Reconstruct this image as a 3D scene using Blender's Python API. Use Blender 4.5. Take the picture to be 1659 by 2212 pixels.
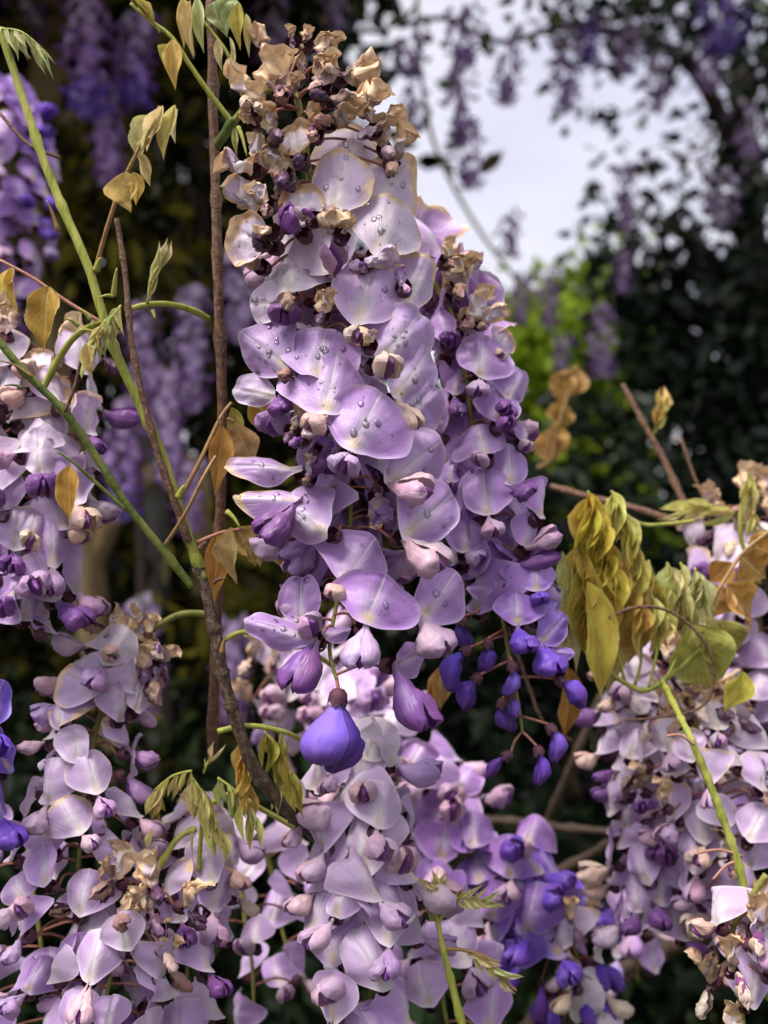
import bpy, math, random
from mathutils import Vector, Matrix, noise
import numpy as np

for o in list(bpy.data.objects):
    bpy.data.objects.remove(o)
scene = bpy.context.scene
COL = scene.collection

# ------------------------------------------------------------------ camera, sky, sun, exposure
CAM_Z = 1.5
FH = 0.875                     # frame height at one metre
FW = FH * 0.75
cam_data = bpy.data.cameras.new('camera')
cam = bpy.data.objects.new('camera', cam_data)
COL.objects.link(cam)
cam.location = (0, 0, CAM_Z)
cam.rotation_euler = (math.radians(90), 0, 0)
cam_data.sensor_fit = 'VERTICAL'
cam_data.sensor_height = 24
cam_data.lens = 24 / FH
cam_data.clip_start = 0.02
cam_data.clip_end = 400
cam_data.dof.use_dof = True
cam_data.dof.focus_distance = 0.315
cam_data.dof.aperture_fstop = cam_data.lens / 3.3
scene.camera = cam

SUN_EL, SUN_AZ = 64, 232       # behind the camera, a little to the left
world = bpy.data.worlds.new('World')
scene.world = world
world.use_nodes = True
wt = world.node_tree
wt.nodes.clear()
w_out = wt.nodes.new('ShaderNodeOutputWorld')
w_bg = wt.nodes.new('ShaderNodeBackground')
w_sky = wt.nodes.new('ShaderNodeTexSky')
w_sky.sky_type = 'NISHITA'
w_sky.sun_disc = False
w_sky.sun_elevation = math.radians(SUN_EL)
w_sky.sun_rotation = math.radians(SUN_AZ)
w_tc = wt.nodes.new('ShaderNodeTexCoord')
w_map = wt.nodes.new('ShaderNodeMapping')
w_map.inputs['Scale'].default_value = (1.6, 1.6, 3.4)
w_noise = wt.nodes.new('ShaderNodeTexNoise')
w_noise.inputs['Scale'].default_value = 2.3
w_noise.inputs['Detail'].default_value = 5
w_ramp = wt.nodes.new('ShaderNodeValToRGB')
w_ramp.color_ramp.elements[0].position = 0.36
w_ramp.color_ramp.elements[0].color = (0.72, 0.71, 0.88, 1)
w_ramp.color_ramp.elements[1].position = 0.62
w_ramp.color_ramp.elements[1].color = (0.95, 0.93, 1.0, 1)
w_mul = wt.nodes.new('ShaderNodeVectorMath')
w_mul.operation = 'SCALE'
w_mul.inputs['Scale'].default_value = 5.0
w_mix = wt.nodes.new('ShaderNodeMix')
w_mix.data_type = 'RGBA'
w_mix.inputs['Factor'].default_value = 0.92
wl = wt.links.new
wl(w_tc.outputs['Generated'], w_map.inputs['Vector'])
wl(w_map.outputs['Vector'], w_noise.inputs['Vector'])
wl(w_noise.outputs['Fac'], w_ramp.inputs['Fac'])
wl(w_ramp.outputs['Color'], w_mul.inputs[0])
wl(w_sky.outputs['Color'], w_mix.inputs['A'])
wl(w_mul.outputs['Vector'], w_mix.inputs['B'])
wl(w_mix.outputs['Result'], w_bg.inputs['Color'])
w_bg.inputs['Strength'].default_value = 0.1
wl(w_bg.outputs['Background'], w_out.inputs['Surface'])

sun_data = bpy.data.lights.new('sun', 'SUN')
sun_data.energy = 3.0
sun_data.angle = math.radians(34)
sun_data.color = (1.0, 0.95, 0.88)
sun = bpy.data.objects.new('sun', sun_data)
COL.objects.link(sun)
el, az = math.radians(SUN_EL), math.radians(SUN_AZ)
sdir = Vector((math.sin(az) * math.cos(el), math.cos(az) * math.cos(el), math.sin(el)))
sun.rotation_euler = sdir.to_track_quat('Z', 'Y').to_euler()
sun.location = (0, 0, 6)

vs = scene.view_settings
vs.view_transform = 'Standard'
vs.look = 'None'
vs.exposure = 1.1
vs.gamma = 1.0
vs.use_curve_mapping = False
try:
    scene.cycles.use_denoising = True
    scene.cycles.max_bounces = 8
    scene.cycles.transparent_max_bounces = 16
    scene.cycles.sample_clamp_indirect = 6
except Exception:
    pass

# ------------------------------------------------------------------ small helpers
def P(x, y, d):
    """a point seen at (x, y) of a 1659 x 2212 frame, d metres in front of the lens"""
    return Vector(((x - 829.5) / 1659 * FW * d, d, CAM_Z - (y - 1106) / 2212 * FH * d))

def PX(d):
    return FW * d / 1659

CROP = {'D': (0, 0, 1.0, 1.0), 'c1': (600, 50, 1659 / 900, 2212 / 1200), 'c2': (600, 1250, 1531 / 900, 2212 / 1300),
        'c3': (1300, 800, 860 / 700, 2212 / 1800), 'c5': (700, 1000, 1659 / 750, 1327 / 600)}
K = 1659 / 2499
def cv(c, p):
    if c == 'D':
        return p
    a = CROP[c]
    return ((a[0] + p[0] / a[2]) * K, (a[1] + p[1] / a[3]) * K)
def cs(c, w):
    return w if c == 'D' else w / CROP[c][2] * K

WM = {}
def link(name, data, parent=None, M=None, color=None, kind=None):
    o = bpy.data.objects.new(name, data)
    COL.objects.link(o)
    M = M if M is not None else (WM[parent.name].copy() if parent else Matrix.Identity(4))
    WM[o.name] = M
    if parent:
        o.parent = parent
        o.matrix_basis = WM[parent.name].inverted() @ M
    else:
        o.matrix_basis = M
    if color is not None:
        o.color = color
    if kind:
        o['kind'] = kind
    return o

def thing(name, label, cat, loc, group=None):
    o = link(name, None, None, Matrix.Translation(loc))
    o.empty_display_size = 0.01
    o['label'] = label
    o['category'] = cat
    if group:
        o['group'] = group
    return o

def mesh(name, verts, faces, mats, uvs=None, smooth=True, fmat=None, attr=None):
    me = bpy.data.meshes.new(name)
    me.from_pydata([tuple(v) for v in verts], [], faces)
    if not isinstance(mats, (list, tuple)):
        mats = [mats]
    for m in mats:
        me.materials.append(m)
    if smooth:
        me.polygons.foreach_set('use_smooth', [True] * len(me.polygons))
    if fmat is not None:
        me.polygons.foreach_set('material_index', fmat)
    if uvs is not None:
        layer = me.uv_layers.new(name='UVMap')
        li = np.empty(len(me.loops), dtype=np.int32)
        me.loops.foreach_get('vertex_index', li)
        layer.data.foreach_set('uv', np.asarray(uvs, dtype=np.float32)[li].ravel())
    if attr is not None:
        a = me.attributes.new('rim', 'FLOAT', 'POINT')
        a.data.foreach_set('value', attr)
    me.update()
    return me

def smooth_path(pts, sub=6):
    """Catmull-Rom through points of any dimension"""
    pts = [np.array(p, dtype=float) for p in pts]
    if len(pts) == 2:
        return [pts[0] + (pts[1] - pts[0]) * i / sub for i in range(sub + 1)]
    out = []
    for i in range(len(pts) - 1):
        p0 = pts[max(i - 1, 0)]; p1 = pts[i]; p2 = pts[i + 1]; p3 = pts[min(i + 2, len(pts) - 1)]
        for k in range(sub):
            t = k / sub
            out.append(0.5 * ((2 * p1) + (-p0 + p2) * t + (2 * p0 - 5 * p1 + 4 * p2 - p3) * t * t + (-p0 + 3 * p1 - 3 * p2 + p3) * t ** 3))
    out.append(pts[-1])
    return out

def tube_data(path, radii, sides=8, rough=0.0, seed=0, cap=True):
    path = [Vector(p) for p in path]
    n = len(path)
    verts, faces, uvs = [], [], []
    T = [(path[min(i + 1, n - 1)] - path[max(i - 1, 0)]).normalized() for i in range(n)]
    ref = Vector((0.31, 0.87, 0.38))
    X = (ref - ref.dot(T[0]) * T[0]).normalized()
    L = 0
    for i in range(n):
        X = (X - X.dot(T[i]) * T[i]).normalized()
        Y = T[i].cross(X)
        if i:
            L += (path[i] - path[i - 1]).length
        r = radii[i] if hasattr(radii, '__len__') else radii
        for s in range(sides):
            a = 2 * math.pi * s / sides
            rr = r
            if rough:
                q = Vector((math.cos(a), math.sin(a), L / r * 0.25 + seed * 7.3))
                rr = r * (1 + rough * noise.noise(q * 1.7) + rough * 0.6 * noise.noise(q * 4.1))
            verts.append(path[i] + (X * math.cos(a) + Y * math.sin(a)) * rr)
            uvs.append((s / sides, L / max(r, 1e-6)))
    for i in range(n - 1):
        for s in range(sides):
            a, b = i * sides + s, i * sides + (s + 1) % sides
            faces.append((a, b, b + sides, a + sides))
    if cap:
        faces.append(tuple(range(sides))[::-1])
        faces.append(tuple(range((n - 1) * sides, n * sides)))
    return verts, faces, uvs

def tube(name, pts, r0, r1, mat, parent, sub=6, sides=8, rough=0.0, seed=0, nodes=0, rels=None):
    """stem through pts (world); mesh is kept in the parent's frame"""
    path = smooth_path(pts, sub)
    n = len(path)
    rng = random.Random(seed + 11)
    rad = []
    for i in range(n):
        t = i / (n - 1)
        rad.append(r0 + (r1 - r0) * t)
    if nodes:
        for k in range(nodes):
            j = int((k + rng.uniform(0.3, 0.8)) / nodes * (n - 1))
            rad[j] *= 1.34
            if j + 1 < n:
                rad[j + 1] *= 1.1
    inv = WM[parent.name].inverted()
    v, f, u = tube_data([inv @ Vector(p) for p in path], rad, sides, rough, seed)
    return link(name, mesh(name, v, f, mat, u), parent)

def frame(origin, z, yhint, s=(1, 1, 1)):
    z = Vector(z).normalized()
    y = Vector(yhint)
    y = y - y.dot(z) * z
    if y.length < 1e-6:
        y = Vector((0.3, 0.2, 0.9)); y = y - y.dot(z) * z
    y.normalize()
    x = y.cross(z)
    M = Matrix((x, y, z)).transposed().to_4x4()
    M.translation = origin
    return M @ Matrix.Diagonal((s[0], s[1], s[2], 1))

# ------------------------------------------------------------------ materials
class NT:
    def __init__(self, name):
        self.m = bpy.data.materials.new(name)
        self.m.use_nodes = True
        self.t = self.m.node_tree
        self.t.nodes.clear()
        self.out = self.t.nodes.new('ShaderNodeOutputMaterial')
    def new(self, typ, **kw):
        n = self.t.nodes.new(typ)
        for k, v in kw.items():
            setattr(n, k, v)
        return n
    def put(self, sock, val):
        if hasattr(val, 'is_output'):
            self.t.links.new(val, sock)
        else:
            sock.default_value = val
    def math(self, op, a, b=None, c=None, clamp=False):
        n = self.new('ShaderNodeMath', operation=op, use_clamp=clamp)
        for i, v in enumerate((a, b, c)):
            if v is not None:
                self.put(n.inputs[i], v)
        return n.outputs[0]
    def smooth(self, x, a, b, lo=0.0, hi=1.0):
        n = self.new('ShaderNodeMapRange', interpolation_type='SMOOTHSTEP')
        self.put(n.inputs['Value'], x)
        self.put(n.inputs['From Min'], a); self.put(n.inputs['From Max'], b)
        self.put(n.inputs['To Min'], lo); self.put(n.inputs['To Max'], hi)
        return n.outputs[0]
    def mix(self, f, a, b, mode='MIX'):
        n = self.new('ShaderNodeMix', data_type='RGBA', blend_type=mode)
        self.put(n.inputs['Factor'], f)
        self.put(n.inputs['A'], (*a, 1) if isinstance(a, tuple) and len(a) == 3 else a)
        self.put(n.inputs['B'], (*b, 1) if isinstance(b, tuple) and len(b) == 3 else b)
        return n.outputs['Result']
    def ramp(self, f, stops):
        n = self.new('ShaderNodeValToRGB')
        cr = n.color_ramp
        while len(cr.elements) < len(stops):
            cr.elements.new(0.5)
        for e, (p, c) in zip(cr.elements, stops):
            e.position = p; e.color = (*c, 1)
        self.put(n.inputs['Fac'], f)
        return n.outputs['Color']
    def noise(self, vec, scale, detail=3, rough=0.5):
        n = self.new('ShaderNodeTexNoise')
        if vec is not None:
            self.put(n.inputs['Vector'], vec)
        n.inputs['Scale'].default_value = scale
        n.inputs['Detail'].default_value = detail
        n.inputs['Roughness'].default_value = rough
        return n.outputs['Fac']
    def combine(self, x, y, z=0.0):
        n = self.new('ShaderNodeCombineXYZ')
        for i, v in enumerate((x, y, z)):
            self.put(n.inputs[i], v)
        return n.outputs[0]
    def uv(self):
        n = self.new('ShaderNodeUVMap')
        s = self.new('ShaderNodeSeparateXYZ')
        self.t.links.new(n.outputs[0], s.inputs[0])
        return s.outputs[0], s.outputs[1]
    def info(self):
        return self.new('ShaderNodeObjectInfo')
    def bump(self, h, strength, dist=0.0005):
        n = self.new('ShaderNodeBump')
        self.put(n.inputs['Height'], h)
        n.inputs['Strength'].default_value = strength
        n.inputs['Distance'].default_value = dist
        return n.outputs[0]
    def finish(self, col, rough=0.5, trans=0.0, nrm=None, tcol=None, spec=0.4, coat=0.0):
        p = self.new('ShaderNodeBsdfPrincipled')
        self.put(p.inputs['Base Color'], (*col, 1) if isinstance(col, tuple) else col)
        self.put(p.inputs['Roughness'], rough)
        p.inputs['Specular IOR Level'].default_value = spec
        p.inputs['Coat Weight'].default_value = coat
        p.inputs['Coat Roughness'].default_value = 0.15
        if nrm is not None:
            self.put(p.inputs['Normal'], nrm)
        s = p.outputs[0]
        if trans:
            tr = self.new('ShaderNodeBsdfTranslucent')
            tc = tcol if tcol is not None else col
            self.put(tr.inputs['Color'], (*tc, 1) if isinstance(tc, tuple) else tc)
            mx = self.new('ShaderNodeMixShader')
            mx.inputs[0].default_value = trans
            self.t.links.new(s, mx.inputs[1]); self.t.links.new(tr.outputs[0], mx.inputs[2])
            s = mx.outputs[0]
        self.t.links.new(s, self.out.inputs['Surface'])
        return self.m

def mat_banner():
    n = NT('banner_petal')
    u, v = n.uv()
    info = n.info()
    sep = n.new('ShaderNodeSeparateColor')
    n.t.links.new(info.outputs['Color'], sep.inputs[0])
    age, wither, rnd = sep.outputs[0], sep.outputs[1], sep.outputs[2]
    cx = n.math('ABSOLUTE', n.math('SUBTRACT', u, 0.5))
    su = n.math('SUBTRACT', u, 0.5)
    off = n.math('MULTIPLY', info.outputs['Random'], 40)
    p = n.combine(u, v, off)
    big = n.noise(p, 3.0, 3)
    fine = n.noise(p, 26, 3)
    base = n.ramp(age, [(0.0, (0.12, 0.06, 0.55)), (0.25, (0.27, 0.14, 0.62)), (0.5, (0.46, 0.23, 0.62)), (0.75, (0.60, 0.41, 0.69)), (1.0, (0.72, 0.61, 0.71))])
    pale = n.ramp(age, [(0.0, (0.22, 0.14, 0.62)), (0.4, (0.58, 0.43, 0.68)), (0.8, (0.76, 0.68, 0.72)), (1.0, (0.82, 0.76, 0.72))])
    # pale heart of the petal
    heart = n.math('MULTIPLY', n.smooth(n.math('ADD', cx, n.math('MULTIPLY', big, 0.16)), 0.32, 0.06), n.smooth(v, 1.0, 0.3))
    col = n.mix(heart, base, pale)
    mot = n.math('MULTIPLY', n.smooth(big, 0.42, 0.68), 0.30)
    col = n.mix(mot, col, n.mix(1.0, col, (0.86, 0.76, 0.98), 'MULTIPLY'))
    # veins fanning out from the claw
    ang = n.math('ARCTAN2', su, n.math('ADD', v, 0.16))
    rad = n.math('SQRT', n.math('ADD', n.math('MULTIPLY', su, su), n.math('MULTIPLY', v, v)))
    vein = n.noise(n.combine(n.math('MULTIPLY', ang, 26), n.math('MULTIPLY', rad, 2.2), off), 1.0, 2)
    vl = n.math('MULTIPLY', n.smooth(vein, 0.52, 0.68), n.smooth(rad, 1.1, 0.35, 0.1, 0.34))
    col = n.mix(vl, col, n.mix(1.0, col, (0.74, 0.62, 0.86), 'MULTIPLY'))
    # yellow eye
    ex = n.math('MULTIPLY', cx, 3.1)
    ey = n.math('MULTIPLY', n.math('SUBTRACT', v, 0.15), 2.0)
    ed = n.math('SQRT', n.math('ADD', n.math('MULTIPLY', ex, ex), n.math('MULTIPLY', ey, ey)))
    eye = n.math('MULTIPLY', n.smooth(n.math('ADD', ed, n.math('MULTIPLY', vein, 0.25)), 0.52, 0.14), n.smooth(age, 0.98, 0.35, 0.3, 0.9))
    col = n.mix(eye, col, (0.60, 0.46, 0.20))
    # midrib
    mid = n.math('MULTIPLY', n.smooth(cx, 0.020, 0.004), n.smooth(v, 0.15, 0.5, 0.0, 0.65))
    col = n.mix(mid, col, (0.80, 0.74, 0.72))
    rim = n.new('ShaderNodeAttribute', attribute_name='rim').outputs['Fac']
    pr = n.math('MULTIPLY', n.smooth(rim, 0.88, 1.0), 0.55)
    col = n.mix(pr, col, pale)
    # browning from the rim inwards
    rr = n.math('ADD', rim, n.math('MULTIPLY', n.math('SUBTRACT', big, 0.5), 1.25))
    rr = n.math('ADD', rr, n.math('MULTIPLY', n.math('SUBTRACT', v, 0.7), 0.35))
    lo = n.math('SUBTRACT', 1.12, n.math('MULTIPLY', wither, 1.25))
    br = n.smooth(rr, lo, n.math('ADD', lo, 0.26))
    tan = n.ramp(n.noise(p, 6, 4), [(0.24, (0.36, 0.17, 0.09)), (0.40, (0.70, 0.45, 0.25)), (0.58, (0.83, 0.61, 0.39)), (0.78, (0.86, 0.74, 0.57))])
    col = n.mix(n.math('MULTIPLY', br, n.smooth(wither, 0.04, 0.25)), col, tan)
    # bruised purple towards the claw of withered petals
    bru = n.math('MULTIPLY', n.smooth(n.math('ADD', v, n.math('MULTIPLY', n.math('SUBTRACT', big, 0.5), 1.3)), 0.50, 0.12), n.smooth(wither, 0.55, 0.9, 0.0, 0.8))
    col = n.mix(bru, col, (0.13, 0.065, 0.11))
    col = n.mix(1.0, col, n.ramp(rnd, [(0.0, (0.80, 0.80, 0.80)), (1.0, (1.0, 1.0, 1.0))]), 'MULTIPLY')
    h = n.math('ADD', n.math('MULTIPLY', vein, 0.7), n.math('MULTIPLY', fine, 0.5))
    return n.finish(col, 0.42, 0.24, n.bump(h, 0.32, 0.0006), spec=0.45, coat=0.05)

def mat_pod(bud=False):
    n = NT('bud_petal' if bud else 'wing_petal')
    u, v = n.uv()
    info = n.info()
    off = n.math('MULTIPLY', info.outputs['Random'], 40)
    str_ = n.noise(n.combine(n.math('MULTIPLY', u, 14), n.math('MULTIPLY', v, 2.0), off), 1.0, 3)
    big = n.noise(n.combine(u, v, off), 3, 2)
    col = info.outputs['Color']
    col = n.mix(n.math('MULTIPLY', n.smooth(str_, 0.45, 0.7), 0.35), col, n.mix(1.0, col, (0.62, 0.5, 0.75), 'MULTIPLY'))
    dk = n.smooth(n.math('ADD', v, n.math('MULTIPLY', big, 0.4)), 0.55, 1.2)
    col = n.mix(n.math('MULTIPLY', dk, info.outputs['Alpha']), col, (0.16, 0.045, 0.22))
    if bud:
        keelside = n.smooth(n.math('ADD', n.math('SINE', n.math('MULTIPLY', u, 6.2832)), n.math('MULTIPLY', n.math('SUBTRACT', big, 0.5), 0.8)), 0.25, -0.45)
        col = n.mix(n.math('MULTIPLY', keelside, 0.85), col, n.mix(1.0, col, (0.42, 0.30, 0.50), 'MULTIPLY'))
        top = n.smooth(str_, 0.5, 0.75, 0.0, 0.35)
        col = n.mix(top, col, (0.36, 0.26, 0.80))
    root = n.math('MULTIPLY', n.smooth(v, 0.22, 0.0), 0.45)
    col = n.mix(root, col, (0.45, 0.33, 0.36))
    return n.finish(col, 0.58 if bud else 0.42, 0.2, n.bump(str_, 0.6 if bud else 0.4, 0.0008), spec=0.3 if bud else 0.42)

def mat_leaf():
    n = NT('leaflet')
    u, v = n.uv()
    info = n.info()
    off = n.math('MULTIPLY', info.outputs['Random'], 40)
    su = n.math('SUBTRACT', u, 0.5)
    cx = n.math('ABSOLUTE', su)
    lat = n.math('PINGPONG', n.math('SUBTRACT', n.math('MULTIPLY', v, 9), n.math('MULTIPLY', cx, 7)), 0.5)
    vl = n.smooth(lat, 0.42, 0.5)
    mid = n.smooth(cx, 0.05, 0.012)
    p = n.combine(u, v, off)
    big = n.noise(p, 4, 4)
    fine = n.noise(p, 40, 2)
    col = info.outputs['Color']
    dark = n.mix(1.0, col, (0.62, 0.50, 0.34), 'MULTIPLY')
    col2 = n.mix(n.smooth(big, 0.38, 0.66, 0.0, 0.75), col, dark)
    lite = n.mix(0.6, col, (0.78, 0.70, 0.32))
    col2 = n.mix(n.math('MULTIPLY', n.math('MAXIMUM', vl, mid), 0.7), col2, lite)
    edge = n.smooth(cx, 0.42, 0.5, 0.0, 0.4)
    col2 = n.mix(edge, col2, lite)
    h = n.math('ADD', n.math('MULTIPLY', n.math('MAXIMUM', vl, mid), -0.8), n.math('MULTIPLY', fine, 0.4))
    return n.finish(col2, 0.45, 0.38, n.bump(h, 0.5, 0.0006), spec=0.35)

def mat_plain(name, c1, c2, scale, rough=0.6, bump=0.4, trans=0.0, spec=0.3, stretch=None, dist=0.0006, c3=None):
    n = NT(name)
    tc = n.new('ShaderNodeTexCoord')
    vec = tc.outputs['Object']
    if stretch:
        mp = n.new('ShaderNodeMapping')
        mp.inputs['Scale'].default_value = stretch
        n.t.links.new(vec, mp.inputs['Vector'])
        vec = mp.outputs[0]
    a = n.noise(vec, scale, 5, 0.6)
    stops = [(0.32, c1), (0.66, c2)] if c3 is None else [(0.3, c1), (0.52, c2), (0.72, c3)]
    col = n.ramp(a, stops)
    b = n.noise(vec, scale * 4, 3)
    return n.finish(col, rough, trans, n.bump(b, bump, dist), spec=spec)

def mat_bark(name, c1, c2, c3, kx=2.0, ky=0.12):
    n = NT(name)
    u, v = n.uv()
    vec = n.combine(n.math('MULTIPLY', u, kx), n.math('MULTIPLY', v, ky), 0.0)
    tc = n.new('ShaderNodeTexCoord')
    a = n.noise(tc.outputs['Object'], 620, 6, 0.7)
    b = n.noise(vec, 4, 4)
    f = n.math('ADD', n.math('MULTIPLY', a, 0.6), n.math('MULTIPLY', b, 0.4))
    col = n.ramp(f, [(0.34, c1), (0.5, c2), (0.64, c3)])
    return n.finish(col, 0.6, 0.0, n.bump(f, 1.0, 0.0014), spec=0.3)

def mat_crown(name, c1, c2, c3, trans=0.25, rough=0.4, spec=0.14):
    n = NT(name)
    geo = n.new('ShaderNodeNewGeometry')
    f = geo.outputs['Random Per Island']
    col = n.ramp(f, [(0.0, c1), (0.6, c2), (1.0, c3)])
    tc = n.new('ShaderNodeTexCoord')
    b = n.noise(tc.outputs['Object'], 60, 2)
    col = n.mix(n.math('MULTIPLY', b, 0.5), col, n.mix(1.0, col, (0.5, 0.55, 0.5), 'MULTIPLY'))
    return n.finish(col, rough, trans, None, spec=spec)

def mat_drop():
    n = NT('water')
    fr = n.new('ShaderNodeFresnel')
    fr.inputs['IOR'].default_value = 1.5
    gl = n.new('ShaderNodeBsdfGlossy')
    gl.inputs['Roughness'].default_value = 0.05
    tr = n.new('ShaderNodeBsdfTransparent')
    rf = n.new('ShaderNodeBsdfRefraction')
    rf.inputs['IOR'].default_value = 1.33
    rf.inputs['Roughness'].default_value = 0.0
    body = n.new('ShaderNodeMixShader')
    body.inputs[0].default_value = 0.0
    mx = n.new('ShaderNodeMixShader')
    l = n.t.links.new
    l(tr.outputs[0], body.inputs[1]); l(rf.outputs[0], body.inputs[2])
    l(fr.outputs[0], mx.inputs[0]); l(body.outputs[0], mx.inputs[1]); l(gl.outputs[0], mx.inputs[2])
    l(mx.outputs[0], n.out.inputs['Surface'])
    return n.m

M_BANNER = mat_banner()
M_POD = mat_pod()
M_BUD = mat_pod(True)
M_LEAF = mat_leaf()
M_CALYX = mat_plain('calyx_purple_brown', (0.045, 0.013, 0.026), (0.12, 0.04, 0.06), 700, 0.5, 0.4)
M_PED = mat_plain('pedicel_red_brown', (0.20, 0.07, 0.05), (0.36, 0.16, 0.11), 500, 0.5, 0.3)
M_RACHIS = mat_plain('rachis_green', (0.13, 0.15, 0.025), (0.27, 0.25, 0.06), 300, 0.5, 0.4)
M_GREEN = mat_plain('green_stem', (0.15, 0.19, 0.02), (0.32, 0.33, 0.06), 170, 0.42, 0.5, stretch=(3, 3, 0.5), c3=(0.42, 0.38, 0.12))
M_DKGREEN = mat_plain('dark_green_stem', (0.04, 0.06, 0.012), (0.12, 0.15, 0.03), 170, 0.45, 0.5, c3=(0.20, 0.20, 0.05))
M_TWIG = mat_bark('twig_bark', (0.05, 0.025, 0.015), (0.15, 0.075, 0.045), (0.30, 0.18, 0.11))
M_BARK = mat_bark('stem_bark', (0.022, 0.014, 0.009), (0.085, 0.053, 0.034), (0.22, 0.155, 0.105))
M_PETIOLE = mat_plain('petiole', (0.22, 0.10, 0.05), (0.34, 0.22, 0.08), 300, 0.5, 0.3)
M_ROSE = mat_plain('rose_petiole', (0.36, 0.16, 0.11), (0.46, 0.24, 0.17), 300, 0.5, 0.3)
M_TRUNK = mat_bark('trunk_bark', (0.10, 0.06, 0.025), (0.22, 0.15, 0.065), (0.34, 0.25, 0.12))
M_DARKBARK = mat_bark('dark_bark', (0.012, 0.008, 0.006), (0.045, 0.028, 0.018), (0.10, 0.06, 0.04))
M_DROP = mat_drop()

# ------------------------------------------------------------------ petal meshes
def banner_mesh(seed, rings=9, segs=36, reflex=0.10, bend=0.10, ripple=0.03, groove=0.03, rimroll=0.03, notch=0.02, vfold=0.12, cup=0.0, asym=0.0):
    """round standard petal: x across (-.5..+.5), z up (0..1), the face looks along -y"""
    rng = random.Random(seed)
    ph = [rng.uniform(0, 6.28) for _ in range(4)]
    so = Vector((rng.uniform(0, 50), rng.uniform(0, 50), 0))
    verts, uvs, att = [], [], []
    def pos(r, th):
        c, s = math.cos(th), math.sin(th)
        # outline
        e = 2.25
        k = (abs(c) ** e + abs(s) ** e) ** (-1 / e)
        x = 0.5 * c * k
        z = 0.5 * s * k
        if z < 0:
            x *= 1 - 0.42 * (-z / 0.5) ** 1.5
        else:
            x *= 1 - 0.10 * (z / 0.5) ** 2
        top = math.exp(-((th - math.pi / 2) / 0.22) ** 2)
        z -= notch * top
        x *= 1 + 0.05 * math.sin(2 * th + ph[0]) + 0.03 * math.sin(5 * th + ph[1]) + 0.07 * r * noise.noise(Vector((c * 1.6, s * 1.6, 5)) + so)
        z *= 1 + 0.04 * math.sin(3 * th + ph[2]) + 0.022 * math.sin(7 * th + ph[3])
        x *= r; z *= r
        z += 0.5
        x += asym * x * x * 2
        x0, z0 = x, z
        q = abs(x) / 0.5
        y = reflex * q ** 1.7 + bend * (z - 0.3) ** 2 * (1 if z > 0.3 else -0.6)
        y -= cup * (r ** 2)
        y += vfold * (math.sqrt(x * x + 0.0016) - 0.04) * 2 * min(1, 0.35 + z)
        y += groove * math.exp(-(x / 0.045) ** 2) * min(1, z * 1.5)
        y -= 0.5 * groove * math.exp(-((abs(x) - 0.1) / 0.06) ** 2)
        y += ripple * r ** 3 * (math.sin(3 * th + ph[1]) + 0.6 * math.sin(6 * th + ph[2]))
        nz = noise.noise(Vector((x * 3, z * 3, 0)) + so)
        y += 0.035 * nz
        y += 0.05 * ripple / 0.03 * 0.35 * noise.noise(Vector((x * 8, z * 8, 3)) + so) * r
        if r > 0.8:
            t = (r - 0.8) / 0.2
            y -= rimroll * t * t
        # the claw dips forward
        return Vector((x, y, z)), (x0 + 0.5, z0)
    v, t = pos(0, 0)
    verts.append(v); uvs.append(t); att.append(0)
    rs = [((i + 1) / rings) ** 0.85 for i in range(rings)]
    for r in rs:
        for s in range(segs):
            v, t = pos(r, 2 * math.pi * (s + 0.5) / segs)
            verts.append(v); uvs.append(t); att.append(r)
    faces = [(0, 1 + s, 1 + (s + 1) % segs) for s in range(segs)]
    for i in range(rings - 1):
        a, b = 1 + i * segs, 1 + (i + 1) * segs
        for s in range(segs):
            s2 = (s + 1) % segs
            faces.append((a + s, b + s, b + s2, a + s2))
    return mesh('banner_petal', verts, faces, M_BANNER, uvs, attr=att)

def crumpled_mesh(seed, rings=13, segs=34, roll=3.0, amp=0.13):
    rng = random.Random(seed * 31 + 5)
    so = Vector((rng.uniform(0, 90), rng.uniform(0, 90), rng.uniform(0, 90)))
    verts, uvs, att = [], [], []
    roll *= rng.uniform(0.7, 1.25)
    tilt = rng.uniform(-0.5, 0.5)
    def pos(r, th):
        c, s = math.cos(th), math.sin(th)
        x = 0.55 * c * r
        z = 0.5 * s * r
        if z < 0:
            x *= 1 - 0.35 * (-z / 0.5)
        z += 0.5
        ux, uz = x + 0.5, z
        a = x * roll + tilt * z
        X = math.sin(a) / roll * (0.75 + 0.4 * z)
        Y = (1 - math.cos(a)) / roll
        # drooping over the top
        b = max(0, z - 0.55) * 2.2
        Z = z if b == 0 else 0.55 + math.sin(b) / 2.2
        Y -= (1 - math.cos(b)) / 2.2 * 1.3
        p = Vector((x * 1.0, z * 1.0, 0))
        def rn(f, k):
            n = noise.noise_vector(p * f + so + Vector((0, 0, k)))
            return Vector([math.copysign(abs(q) ** 0.75, q) for q in n])
        d = rn(2.3, 0) * amp + rn(4.6, 9) * amp * 0.7 + rn(10.0, 4) * amp * 0.22
        ridge = 1 - abs(noise.noise(p * 4.2 + so)) * 2.4
        d.y -= ridge * amp * 0.35
        d *= min(1, 0.25 + z * 1.6)
        return Vector((X, Y, Z)) + d, (ux, uz)
    v, t = pos(0, 0)
    verts.append(v); uvs.append(t); att.append(0)
    for i in range(rings):
        r = (i + 1) / rings
        for s in range(segs):
            v, t = pos(r, 2 * math.pi * (s + 0.5) / segs)
            verts.append(v); uvs.append(t); att.append(r)
    faces = [(0, 1 + s, 1 + (s + 1) % segs) for s in range(segs)]
    for i in range(rings - 1):
        a, b = 1 + i * segs, 1 + (i + 1) * segs
        for s in range(segs):
            s2 = (s + 1) % segs
            faces.append((a + s, b + s, b + s2, a + s2))
    return mesh('crumpled_petal', verts, faces, M_BANNER, uvs, attr=att)

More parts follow.
